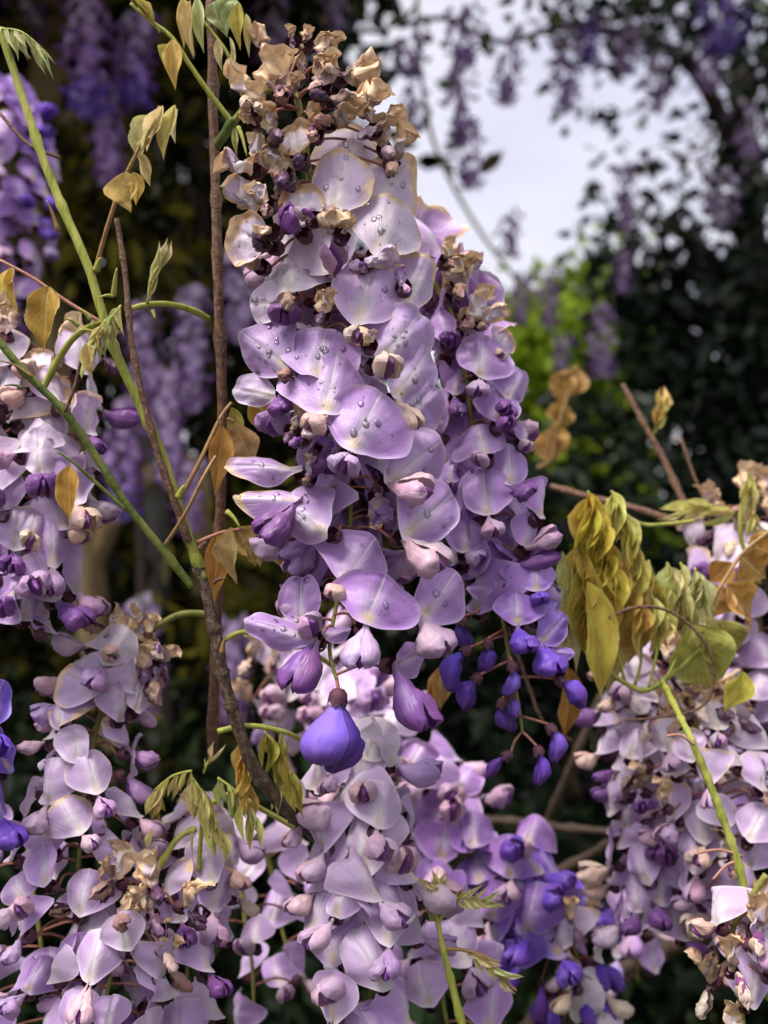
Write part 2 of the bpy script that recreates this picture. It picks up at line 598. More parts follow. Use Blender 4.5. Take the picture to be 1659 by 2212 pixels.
def pod_mesh(name, seed, rx=0.30, ry=0.30, curve=0.25, phi=(0, 360), nu=16, nv=14, peak=0.62, wrinkle=0.0, flare=0.0, tip=0.35, crease=0.0, sharp=0.75, mat=None):
    """petal shell along +z from the origin (0) to 1, bowed towards +y"""
    rng = random.Random(seed)
    so = Vector((rng.uniform(0, 50), rng.uniform(0, 50), rng.uniform(0, 50)))
    closed = abs(phi[1] - phi[0]) >= 359
    verts, uvs = [], []
    cols = nu if closed else nu + 1
    for j in range(nv + 1):
        t = j / nv
        # radius profile: narrow claw, full belly, rounded tip
        if t < peak:
            q = t / peak
            prof = 0.16 + 0.84 * (0.5 - 0.5 * math.cos(math.pi * q)) ** 0.9
        else:
            q = (t - peak) / (1 - peak)
            prof = max(0.0, 1 - q ** (2.0 + tip)) ** sharp
        for i in range(cols):
            f = i / nu
            a = math.radians(phi[0] + (phi[1] - phi[0]) * f)
            x = rx * prof * math.cos(a)
            y = ry * prof * math.sin(a)
            if crease:
                y += crease * prof * math.exp(-(math.cos(a) / 0.35) ** 2) * (1 if math.sin(a) > 0 else -1)
            y += curve * (t ** 2 - t * 0.35)
            x += flare * t * t
            p = Vector((x, y, t))
            if wrinkle:
                p += noise.noise_vector(Vector((x, y, t)) * 4.5 + so) * wrinkle + noise.noise_vector(Vector((x, y, t)) * 10 + so) * wrinkle * 0.5
            verts.append(p); uvs.append((f, t))
    faces = []
    for j in range(nv):
        for i in range(nu):
            a = j * cols + i
            b = j * cols + (i + 1) % cols
            faces.append((a, b, b + cols, a + cols))
    return mesh(name, verts, faces, mat or M_POD, uvs)

def leaflet_mesh(seed, fold=0.35, droop=0.25, wave=0.03, twist=0.3, nu=12, nv=44, curlw=0.0, peak=0.36):
    """pointed leaflet along +z, folded along its midrib, face along -y; half-width 0.5 at the widest"""
    rng = random.Random(seed)
    so = Vector((rng.uniform(0, 50), rng.uniform(0, 50), 0))
    tw = rng.uniform(-twist, twist)
    dr = droop * rng.uniform(0.6, 1.3)
    sd = rng.uniform(-0.12, 0.12)
    verts, uvs = [], []
    for j in range(nv + 1):
        t = j / nv
        if t < peak:
            hw = math.sin(math.pi / 2 * (t / peak)) ** 0.75
        else:
            q = (t - peak) / (1 - peak)
            hw = (1 - q) ** 0.95 * (1 + 0.75 * q * (1 - q) * 1.6) if q < 1 else 0
            hw = max(hw * (1 - 0.35 * q ** 2), 0.0)
        hw = max(hw, 0.015)
        ca, sa = math.cos(tw * t), math.sin(tw * t)
        for i in range(nu + 1):
            s = i / nu * 2 - 1
            x = 0.5 * hw * s
            ff = fold + curlw * abs(s)
            y = -abs(s) * hw * 0.5 * math.sin(ff)
            x *= math.cos(ff)
            y += wave * hw * math.sin(9 * t + 2 * s + so.x) * abs(s) + 0.025 * noise.noise(Vector((x * 5, t * 6, 0)) + so)
            y -= 0.016 * hw * min(1, 3 * abs(s)) * math.cos(2 * math.pi * (9 * t - 3.5 * abs(s) * hw))
            y -= 0.10 * hw * max(0, abs(s) - 0.7) * (1 + math.sin(13 * t + so.y))
            x, y = x * ca - y * sa, x * sa + y * ca
            y += dr * t * t
            x += sd * t * t
            verts.append(Vector((x, y, t))); uvs.append((s * 0.5 * hw / max(hw, 0.05) + 0.5, t))
    faces = []
    c = nu + 1
    for j in range(nv):
        for i in range(nu):
            a = j * c + i
            faces.append((a, a + 1, a + 1 + c, a + c))
    return mesh('leaflet', verts, faces, M_LEAF, uvs)

_rng = random.Random(4)
_bp = [(0.10, 0.15, 0, 0), (0.20, 0.30, 0, 0.2), (0.38, 0.55, 0, -0.2), (0.16, 0.9, 0, 0.1), (0.46, 0.35, 0, -0.1), (0.30, 1.1, 0, 0.3), (0.06, 0.25, 0.1, -0.3), (0.42, 0.8, 0, 0), (0.55, 0.6, 0, 0.2), (0.25, 0.5, 0.04, -0.1), (0.34, 1.3, 0, 0), (0.14, 0.45, 0, 0.4)]
BANNERS = [banner_mesh(100 + i, 8, 30, reflex=q[0], bend=q[1], vfold=[0.1, 0.22, 0.05, 0.3][i % 4], notch=[0.02, -0.05, 0.05, -0.02, 0][i % 5], ripple=0.04 + 0.025 * (i % 3), groove=0.035, cup=q[2], asym=q[3]) for i, q in enumerate(_bp)]
OLD = [banner_mesh(200 + i, 10, 34, reflex=0.1 + 0.08 * i, bend=0.4, ripple=0.075, groove=0.04, rimroll=0.14, notch=0.05) for i in range(4)]
CRUMPLED = [crumpled_mesh(i, 13, 32, roll=[3.4, 4.6, 5.6, 4.0, 5.0, 3.0, 6.0, 4.4][i], amp=[0.17, 0.18, 0.16, 0.21, 0.18, 0.22, 0.17, 0.2][i]) for i in range(8)]
WING_A = [pod_mesh('wing_petal', 300 + i, 0.29, 0.31, 0.34, (70, 262), 10, 14, 0.62 + 0.05 * i, 0.04 + 0.03 * i, -0.02 - 0.04 * i, 0.2, 0, 0.55) for i in range(3)]
WING_B = [pod_mesh('wing_petal', 310 + i, 0.29, 0.31, 0.34, (110, -82), 10, 14, 0.62 + 0.05 * i, 0.04 + 0.03 * i, 0.02 + 0.04 * i, 0.2, 0, 0.55) for i in range(3)]
KEEL = [pod_mesh('keel_petal', 320 + i, 0.15, 0.26, 0.40, (0, 360), 12, 12, 0.6, 0.02) for i in range(2)]
BUD = [pod_mesh('bud_petal', 330 + i, 0.22, 0.27, -0.30 - 0.08 * i, (0, 360), 16, 16, 0.50 + 0.06 * i, 0.045, 0, 0.3, 0.05, 0.7, M_BUD) for i in range(4)]
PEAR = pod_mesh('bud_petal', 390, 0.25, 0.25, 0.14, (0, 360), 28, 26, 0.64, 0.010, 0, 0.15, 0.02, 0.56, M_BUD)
SHRIVEL = [pod_mesh('shrivelled_wing', 340 + i, 0.22, 0.26, 0.25, (20, 340), 14, 14, 0.5, 0.13) for i in range(4)]
LEAFLETS = [leaflet_mesh(400 + i, [0.35, 0.75, 0.2, 1.05][i % 4], 0.25, 0.09, 0.8, peak=[0.36, 0.42, 0.30, 0.46][i % 4]) for i in range(8)]
NARROW = [leaflet_mesh(420 + i, 1.15, 0.3, 0.05, 0.8, 6, 16) for i in range(4)]

def drop_mesh():
    verts, faces = [], []
    nu, nv = 12, 7
    for j in range(nv + 1):
        a = math.pi * j / nv
        for i in range(nu):
            b = 2 * math.pi * i / nu
            verts.append((math.sin(a) * math.cos(b), math.sin(a) * math.sin(b), math.cos(a)))
    for j in range(nv):
        for i in range(nu):
            faces.append((j * nu + i, (j + 1) * nu + i, (j + 1) * nu + (i + 1) % nu, j * nu + (i + 1) % nu))
    return mesh('water_drop', verts, faces, M_DROP)
DROP = drop_mesh()

def calyx_mesh(M_inv, base, axis, size, ped_pts, ped_r, mats=None):
    """pedicel from the rachis and the toothed calyx cup, one mesh"""
    verts, faces, fm = [], [], []
    pts = smooth_path(ped_pts, 4)
    v, f, _ = tube_data(pts, ped_r, 6)
    verts += v; faces += f; fm += [1] * len(f)
    F = frame(Vector(base), axis, (0.2, 0.1, 1))
    seg = 10
    prof = [(-0.52, 0.10), (-0.48, 0.26), (-0.30, 0.40), (-0.05, 0.44), (0.16, 0.47)]
    o = len(verts)
    for j, (z, r) in enumerate(prof):
        for i in range(seg):
            a = 2 * math.pi * i / seg
            zz = z + (0.16 * (1 if i % 2 == 0 else -0.5) if j == len(prof) - 1 else 0)
            verts.append(F @ Vector((r * size * math.cos(a), r * size * math.sin(a), zz * size)))
    for j in range(len(prof) - 1):
        for i in range(seg):
            a, b = o + j * seg + i, o + j * seg + (i + 1) % seg
            faces.append((a, b, b + seg, a + seg)); fm.append(0)
    return mesh('flower', [M_inv @ Vector(p) for p in verts], faces, [M_CALYX, M_PED], fmat=fm)

WC = {  # wing colour, alpha = how much the tip turns purple;  keel colour
    'pink': ((0.70, 0.48, 0.54, 0.35), (0.20, 0.06, 0.24, 0.6)),
    'rose': ((0.62, 0.43, 0.56, 0.4), (0.19, 0.055, 0.24, 0.6)),
    'lilac': ((0.54, 0.38, 0.64, 0.4), (0.18, 0.055, 0.30, 0.5)),
    'tan': ((0.70, 0.50, 0.40, 0.15), (0.20, 0.06, 0.18, 0.6)),
    'purple': ((0.24, 0.10, 0.32, 0.8), (0.13, 0.035, 0.19, 0.5)),
    'violet': ((0.17, 0.08, 0.56, 0.35), (0.10, 0.035, 0.34, 0.3)),
    'dark': ((0.11, 0.055, 0.085, 0.3), (0.08, 0.03, 0.06, 0.3)),
    'brown': ((0.40, 0.24, 0.17, 0.2), (0.12, 0.05, 0.07, 0.3)),
}
TOCAM = Vector((0, -1, 0))
UP = Vector((0, 0, 1))

def add_wings(fl, base, direc, uphint, length, width, wc, rng, keel=True, shriv=False, spread=0.0):
    wcol, kcol = WC[wc]
    j = lambda c: tuple(max(0, min(1, q * rng.uniform(0.9, 1.1))) for q in c[:3]) + (c[3],)
    wc1 = j(wcol)
    F = frame(base, direc, uphint, (width / 0.6, width / 0.6, length))
    if shriv:
        link('wing_petal', rng.choice(SHRIVEL), fl, F, wc1)
        link('keel_petal', rng.choice(SHRIVEL), fl, F @ Matrix.Rotation(rng.uniform(-0.4, 0.4), 4, 'X') @ Matrix.Diagonal((0.7, 0.7, 0.85, 1)), j(kcol))
        return
    k = rng.randrange(3)
    A = F @ Matrix.Rotation(-0.10 - spread, 4, 'Y') @ Matrix.Rotation(rng.uniform(-0.08, 0.1), 4, 'X')
    B = F @ Matrix.Rotation(0.10 + spread, 4, 'Y') @ Matrix.Rotation(rng.uniform(-0.08, 0.1), 4, 'X')
    link('wing_petal', WING_A[k], fl, A, wc1)
    link('wing_petal', WING_B[rng.randrange(3)], fl, B, j(wcol))
    if keel:
        KM = F @ Matrix.Translation((0, -0.10, 0.0)) @ Matrix.Diagonal((0.95, 0.95, 1.0, 1))
        link('keel_petal', rng.choice(KEEL), fl, KM, j(kcol))

def add_drops(fl, obj_mesh, M, n, rng, smin, smax, front=-1.0):
    vs_ = obj_mesh.vertices
    cand = [v for v in vs_ if 0.12 < v.co.z < 0.97]
    for k in range(n):
        v = rng.choice(cand)
        nrm = v.normal.copy()
        if nrm.y * front < 0:
            nrm = -nrm
        Mr = M.to_3x3()
        wn = (Mr.inverted().transposed() @ nrm).normalized()
        if wn.dot(TOCAM) < 0.05:
            wn = -wn
        co = M @ (v.co + Vector((rng.uniform(-0.02, 0.02), 0, rng.uniform(-0.02, 0.02))))
        s = smin + (smax - smin) * rng.random() ** 3.0
        Fm = frame(co - wn * s * 0.10, wn, (0, 0, 1), (s * rng.uniform(0.8, 1.15), s * rng.uniform(0.9, 1.4), s * 0.55))
        link('water_drop', DROP, fl, Fm)

def flower(th, base, tip, width, facing, rachis_pt, age, wither, rng, wc='pink', wing=None, kind='fresh', drops=0, me=None, hero=False, wings=True, spread=0.0, dsize=(0.00024, 0.0012), calyx=True):
    """one blossom: calyx and pedicel mesh with standard, wings and keel as its children"""
    base, tip, facing = Vector(base), Vector(tip), Vector(facing)
    U = tip - base
    H = U.length
    U.normalize()
    F = facing - facing.dot(U) * U
    F.normalize()
    R = F.cross(U) * -1
    # x = right, y = back, z = up
    M = Matrix((U.cross(F) * 1.0, -F, U)).transposed().to_4x4()
    if M.determinant() < 0:
        M = Matrix((-(U.cross(F)), -F, U)).transposed().to_4x4()
    M.translation = base
    rp = Vector(rachis_pt)
    mid = (rp + base) / 2 + Vector((0, 0, 0.0015)) - F * 0.0008
    caxis = (F * 0.7 + U * 0.35).normalized()
    cs_ = 0.0052 if hero else 0.0046
    Mf = Matrix.Translation(base)
    cb = base - caxis * cs_ * 0.28 - F * 0.0004
    cm = calyx_mesh(Mf.inverted(), cb, caxis, cs_, [rp, mid, cb - caxis * cs_ * 0.45], 0.00042)
    fl = link('flower', cm, th, Mf)
    if kind == 'fresh':
        me = me or rng.choice(BANNERS)
    elif kind == 'old':
        me = me or rng.choice(OLD)
    else:
        me = me or rng.choice(CRUMPLED)
    MB = M @ Matrix.Diagonal((width, (width + H) / 2, H, 1))
    link('banner_petal', me, fl, MB, (age, wither, rng.random(), 1))
    if drops:
        add_drops(fl, me, MB, drops, rng, *dsize)
    if wings:
        if wing:
            tipk, wk = wing
            dv = Vector(tipk) - base
            add_wings(fl, base + F * 0.0008, dv, UP * 0.6 + F * 0.6, dv.length, wk, wc, rng, True, kind == 'crumpled' or wc in ('dark', 'brown'), spread)
        else:
            dv = (F * 0.8 - U * rng.uniform(0.35, 1.0) + Vector((rng.uniform(-.25, .25), 0, rng.uniform(-.1, .1)))).normalized()
            L = H * rng.uniform(0.68, 0.9)
            add_wings(fl, base + F * 0.0008, dv, U, L, L * rng.uniform(0.48, 0.66), wc, rng, True, kind == 'crumpled' or wc in ('dark', 'brown'), spread)
    return fl

def bud(th, base, tip, width, rachis_pt, col, rng, calyx=0.0046, up=UP, me=None):
    base, tip = Vector(base), Vector(tip)
    d = (tip - base)
    L = d.length
    d.normalize()
    rp = Vector(rachis_pt)
    Mf = Matrix.Translation(base)
    cb = base + d * calyx * 0.1
    mid = (rp + base) / 2 + Vector((0, 0, 0.0006))
    cm = calyx_mesh(Mf.inverted(), cb, d, calyx, [rp, mid, cb - d * calyx * 0.45], 0.00042)
    fl = link('flower', cm, th, Mf)
    col = tuple(q * 0.8 + p * 0.2 for q, p in zip(col, (0.24, 0.07, 0.36)))
    F = frame(base, d, up, (width / 0.52, width / 0.52, L))
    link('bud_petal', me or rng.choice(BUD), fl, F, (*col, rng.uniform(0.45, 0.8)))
    return fl

def path_at(path, t):
    f = t * (len(path) - 1)
    i = min(int(f), len(path) - 2)
    return path[i].lerp(path[i + 1], f - i)

def nearest(path, p, lift=0.0):
    q = Vector(p) + Vector((0, 0, lift))
    return min(path, key=lambda a: (a - q).length)

# ------------------------------------------------------------------ racemes placed blossom by blossom
def build_raceme(name, label, rach, rows, seed, r0=0.0011, r1=0.0005, group=None, hero=True, fill=0, frad=0.016, fages=(0.95, 0.5), fspan=(0.15, 0.85), ffh=0.016, fback=0.006):
    path = [Vector(p) for p in smooth_path([P(*q) for q in rach], 8)]
    th = thing(name, label, 'flower cluster', path[0], group)
    tube('stalk', [P(*q) for q in rach], r0, r1, M_RACHIS, th, 8, 8, 0.15, seed)
    rng = random.Random(seed)
    for i, row in enumerate(rows):
        o = dict(kind='fresh', age=0.7, wither=0.0, wc='pink', wing=None, drops=0, yaw=0, d=318, lean=3, pitch=0, shape=None, wings=True, spread=0.0)
        o.update(row)
        c = o['c']
        d = o['d'] / 1000
        bx, by = cv(c, o['b'])
        tx, ty = cv(c, o['t'])
        B = P(bx, by, d)
        T = P(tx, ty, d + o['lean'] / 1000)
        w = cs(c, o['w']) * PX(d) * (1.12 if hero and o['kind'] != 'bud' else 1.0)
        rp = nearest(path, B, 0.004)
        if o['kind'] == 'bud':
            bud(th, B, T, w, rp, o['col'], rng, o.get('calyx', 0.0040), UP, PEAR if o.get('calyx', 0) > 0.0042 else None)
            continue
        a = math.radians(o['yaw'])
        p = math.radians(o['pitch'])
        face = Vector((math.sin(a) * math.cos(p), -math.cos(a) * math.cos(p), math.sin(p)))
        wing = None
        if o['wing']:
            kx, ky, dd, kw = o['wing']
            q = cv(c, (kx, ky))
            wing = (P(*q, d + dd / 1000), cs(c, kw) * PX(d))
        me = None
        if hero and o['kind'] != 'crumpled':
            sh = dict(vfold=rng.choice((-0.06, 0.08, 0.14, 0.2, 0.24)), notch=rng.uniform(-0.07, 0.035), reflex=rng.uniform(0.08, 0.26), bend=rng.uniform(0.1, 0.45), ripple=rng.uniform(0.03, 0.06), groove=rng.uniform(0.016, 0.028), rimroll=rng.uniform(0.02, 0.06), asym=rng.uniform(-.2, .2))
            if o['kind'] == 'old':
                sh.update(ripple=0.07, rimroll=0.16, bend=0.4, notch=0.05)
            if o['shape']:
                sh.update(o['shape'])
            me = banner_mesh(seed * 100 + i, 13, 48, **sh)
        flower(th, B, T, w / max(0.35, math.cos(a)), face, rp, o['age'], o['wither'], rng, o['wc'], wing, o['kind'], o['drops'], me, hero, o['wings'], o['spread'])
    # the blossoms on the sides and the back of the stalk
    for i in range(fill):
        q = (i + rng.random()) / fill
        t = fspan[0] + (fspan[1] - fspan[0]) * q
        C = path_at(path, t)
        a = rng.uniform(-0.25, math.pi + 0.25)
        rd = Vector((math.cos(a), math.sin(a), 0))
        B = C + rd * frad * rng.uniform(0.55, 1.05) + Vector((0, fback, 0))
        F = (rd + Vector((rng.uniform(-.5, .5), rng.uniform(-1.2, 0.1), rng.uniform(-.3, .3)))).normalized()
        U = UP + Vector((rng.uniform(-.5, .5), rng.uniform(-.4, .4), 0))
        U = (U - U.dot(F) * F).normalized()
        H = ffh * rng.uniform(0.85, 1.15)
        age = max(0, min(1, fages[0] + (fages[1] - fages[0]) * q + rng.uniform(-.06, .06)))
        wi = max(0, (0.45 - q) * 1.6 * rng.random())
        flower(th, B, B + U * H, H * rng.uniform(1.0, 1.2), F, C, age, wi, rng, rng.choice(('pink', 'rose', 'lilac')) if age > 0.45 else 'violet', None, 'fresh' if wi < 0.55 else 'crumpled', 0, None, False, rng.random() < 0.45)
    return th

def f(c, b, t, w, d, lean=3, yaw=0, age=0.7, wither=0.0, wc='pink', wing=None, drops=0, **k):
    return dict(c=c, b=b, t=t, w=w, d=d, lean=lean, yaw=yaw, age=age, wither=wither, wc=wc, wing=wing, drops=drops, **k)
def w_(c, cx, cy, size, d, rot=0, tone=0.95, wc='brown', yaw=0, age=0.95, wings=True):
    """a crumpled dry blossom round (cx, cy)"""
    a = math.radians(rot)
    h = size * 0.5
    return dict(c=c, b=(cx - math.sin(a) * h, cy + math.cos(a) * h), t=(cx + math.sin(a) * h, cy - math.cos(a) * h), w=size * 0.95, d=d, lean=0,
                yaw=yaw, age=age, wither=tone, wc=wc, kind='crumpled', wings=wings)
def b_(c, b, t, w, d, lean, col, calyx=0.0040):
    return dict(c=c, b=b, t=t, w=w, d=d, lean=lean, col=col, kind='bud', calyx=calyx)

hero_rows = [
    # crumpled dry crown
    w_('c1', 560, 330, 270, 318, -8, 0.97, 'brown', 15), w_('c1', 845, 300, 230, 320, 8, 0.98, 'tan', -10), w_('c1', 870, 165, 190, 326, 20, 1.0, 'brown', 20),
    w_('c1', 640, 105, 110, 328, -4, 0.97, 'dark'), w_('c1', 735, 105, 90, 334, 10, 0.97, 'brown'), w_('c1', 1055, 320, 230, 326, 70, 0.99, 'tan', -20),
    w_('c1', 1000, 480, 250, 316, 80, 0.96, 'dark', 0), w_('c1', 1150, 480, 170, 324, 30, 0.96, 'brown', 30), w_('c1', 340, 400, 230, 322, -30, 0.97, 'tan', -20),
    w_('c1', 430, 480, 160, 316, -10, 1.0, 'tan', 0), w_('c1', 500, 620, 190, 316, -20, 0.94, 'dark', 10), w_('c1', 370, 590, 120, 322, -50, 0.85, 'brown', -20),
    w_('c1', 980, 580, 230, 322, 60, 0.92, 'brown', 10), w_('c1', 770, 610, 180, 320, -10, 0.93, 'tan', 0), w_('c1', 450, 125, 150, 338, -20, 1.0, 'tan'),
    w_('c1', 640, 400, 170, 328, 20, 0.97, 'dark', 10), w_('c1', 1230, 610, 220, 326, 50, 0.88, 'pink', 10), w_('c1', 700, 260, 130, 336, 0, 0.98, 'brown'),
    w_('c1', 1310, 760, 240, 326, 25, 0.78, 'brown', 25), w_('c1', 1180, 690, 190, 330, -10, 0.7, 'pink', 0),
    # faded upper left
    f('c1', (690, 850), (640, 640), 250, 318, 3, -15, 1.0, 0.55, 'dark', (700, 920, -3, 110), 3, kind='old'),
    w_('c1', 540, 830, 240, 318, -25, 0.72, 'dark', -10), w_('c1', 470, 900, 200, 324, -60, 0.7, 'brown', -25), w_('c1', 420, 780, 150, 328, 10, 0.55, 'brown', -20),
    w_('c1', 300, 890, 240, 319, -70, 0.55, 'brown', -30, 0.85, False),
    w_('c1', 340, 1090, 260, 318, -60, 0.5, 'brown', -20, 0.85, False), w_('c1', 430, 1060, 190, 316, -40, 0.72, 'brown', -20),
    f('c1', (520, 1380), (260, 1270), 300, 316, 3, -20, 0.92, 0.42, 'dark', (420, 1370, -5, 130), 12, kind='old'),
    w_('c1', 470, 1285, 110, 308, -80, 0.95, 'tan', 0, wings=False), w_('c1', 400, 1475, 120, 320, -60, 0.93, 'dark', -20),
    f('c1', (700, 1290), (640, 1000), 250, 316, 3, -18, 0.98, 0.40, 'purple', (590, 1220, -5, 140), 8, kind='old'),
    w_('c1', 560, 1010, 150, 328, 0, 0.6, 'brown'), w_('c1', 610, 960, 170, 326, -20, 0.75, 'dark'),
    # big pale standards of the upper middle
    f('c1', (965, 1000), (1055, 640), 400, 327, 5, 8, 0.95, 0.34, 'pink', None, 14, wings=False),
    f('c1', (900, 1190), (943, 800), 360, 318, 4, -3, 0.92, 0.30, 'brown', (870, 1260, -6, 150), 14, shape=dict(notch=-0.07)),
    f('c1', (1120, 1200), (1350, 835), 350, 326, 4, 16, 0.92, 0.30, 'tan', None, 14, wings=False),
    f('c1', (1145, 1430), (1270, 1050), 410, 318, 4, 10, 0.94, 0.26, 'pink', None, 14, wings=False),
    w_('c1', 890, 1220, 200, 306, 90, 0.9, 'rose', 0), w_('c1', 980, 1250, 130, 307, 30, 0.8, 'brown', 0, wings=False),
    f('c1', (880, 1570), (790, 1225), 380, 318, 1, -6, 0.88, 0.10, 'rose', (920, 1390, -9, 120), 4, shape=dict(cup=0.08)),
    f('c1', (1330, 1730), (1480, 1445), 310, 324, 4, 20, 0.78, 0.28, 'pink', None, 6, wings=False),
    w_('c1', 1180, 1440, 210, 316, 60, 0.35, 'rose', 10, 0.85), w_('c1', 1290, 1560, 130, 318, -20, 0.25, 'rose', 0, 0.6),
    f('c1', (1040, 1860), (1140, 1455), 430, 314, 5, 8, 0.76, 0.22, 'tan', (1030, 1970, -8, 110), 12),
    w_('c1', 845, 1700, 170, 312, 12, 0.75, 'dark', 0, 0.9),
    f('c1', (630, 1680), (575, 1432), 440, 314, 7, -14, 0.92, 0.05, 'brown', (640, 1790, -5, 120), 22, shape=dict(reflex=0.26, bend=0.35)),
    f('c1', (600, 1740), (385, 1720), 210, 318, 2, -25, 0.95, 0.06, 'purple', (610, 1850, -4, 170), 8),
    # wet lavender standards of the middle
    f('c1', (1150, 2090), (1440, 1765), 400, 314, 5, 12, 0.70, 0.06, 'tan', (1250, 2130, -9, 150), 18),
    f('c1', (630, 2120), (345, 1905), 340, 314, 4, -16, 0.66, 0.0, 'brown', (600, 2200, -4, 100), 26),
    f('c1', (790, 2190), (850, 1848), 470, 310, 5, 0, 0.62, 0.0, 'brown', None, 26, wings=False),
    f('c5', (790, 780), (880, 338), 600, 305, 6, 3, 0.62, 0.02, 'tan', (660, 900, -5, 160), 22),
    f('c5', (440, 640), (118, 590), 210, 318, 2, -25, 0.85, 0.08, 'purple', (500, 790, -2, 170), 0),
    f('c5', (1290, 660), (1560, 300), 430, 316, 4, 18, 0.70, 0.0, 'tan', (1450, 900, -3, 130), 18),
    f('c5', (1330, 830), (1600, 560), 360, 318, 3, 20, 0.66, 0.0, 'pink', None, 12, wings=False),
    f('c5', (960, 1050), (1215, 585), 600, 302, 6, 5, 0.60, 0.12, 'rose', (900, 1220, -5, 190), 14),
    w_('c5', 590, 790, 200, 312, 20, 0.72, 'dark', 0, 0.8), w_('c5', 700, 860, 200, 308, 40, 0.55, 'purple', 0, 0.8), w_('c5', 1120, 200, 110, 306, 10, 0.6, 'purple', 0, 0.9, False),
    f('c5', (780, 1010), (830, 930), 130, 322, 2, 0, 0.3, 0, 'purple', (800, 1230, -2, 170), 0),
    f('c5', (620, 1180), (62, 1095), 190, 320, -2, -10, 0.66, 0.28, 'purple', (720, 1250, 0, 110), 10, pitch=35),
    w_('c5', 680, 1130, 170, 316, 5, 0.5, 'brown', 0, 0.7),
    f('c2', (640, 640), (280, 610), 160, 316, -2, -5, 0.72, 0.30, 'purple', (425, 880, -3, 140), 8, pitch=35),
    f('c2', (800, 830), (500, 650), 300, 310, 5, -12, 0.68, 0.0, 'purple', None, 14, wings=False, shape=dict(reflex=0.3, bend=0.4)),
    f('c2', (1120, 550), (1440, 310), 330, 312, 4, 18, 0.66, 0.05, 'pink', (1375, 630, -6, 150), 8, shape=dict(reflex=0.25)),
    f('c2', (1205, 850), (1510, 600), 330, 312, 4, 16, 0.64, 0.0, 'pink', (1430, 1050, -5, 180), 6),
    w_('c2', 1080, 720, 190, 320, 170, 0.35, 'rose', 0, 0.6),
    f('c2', (880, 1110), (1060, 850), 390, 310, 5, 6, 0.62, 0.0, 'tan', (800, 1200, -4, 110), 8, shape=dict(reflex=0.25)),
    f('c2', (1000, 1335), (1115, 1060), 500, 303, 4, 5, 0.52, 0.0, 'lilac', (965, 1590, -3, 175), 2, shape=dict(reflex=0.22, cup=0.04)),
    f('c2', (640, 1350), (645, 1045), 215, 316, 4, -8, 0.60, 0.0, 'rose', (740, 1350, -7, 130), 6),
    f('c2', (730, 1420), (332, 1290), 170, 312, -1, -8, 0.62, 0.0, 'purple', (610, 1720, -2, 180), 10, pitch=30),
    f('c2', (760, 1400), (915, 1350), 90, 314, 2, 10, 0.6, 0.0, 'purple', None, 0, wings=False, pitch=30),
    f('c2', (1310, 1300), (1520, 1050), 300, 314, 4, 20, 0.60, 0.0, 'rose', (1420, 1520, -4, 190), 8),
    f('c2', (1160, 1560), (1350, 1480), 160, 312, 6, 30, 0.60, 0.0, 'purple', (1310, 1930, -6, 175), 4),
    # the two fresh ones at the foot
    b_('c2', (850, 1735), (812, 2115), 335, 306, -1, (0.24, 0.155, 0.80), 0.0058),
    b_('c2', (885, 1880), (918, 2150), 190, 306, 0, (0.09, 0.04, 0.40), 0.0030),
]
hero_rach = [(505, 262, .342), (560, 205, .338), (625, 190, .334), (650, 250, .332), (672, 420, .332), (690, 620, .331), (712, 800, .330), (738, 960, .328), (756, 1080, .326), (752, 1180, .324), (728, 1300, .320), (712, 1400, .316), (728, 1470, .312)]
hero = build_raceme('wisteria_raceme', 'tall wet wisteria cluster in sharp focus with dry crown and violet bud at foot', hero_rach, hero_rows, 7, fill=70, fspan=(0.36, 0.83), frad=0.0125)

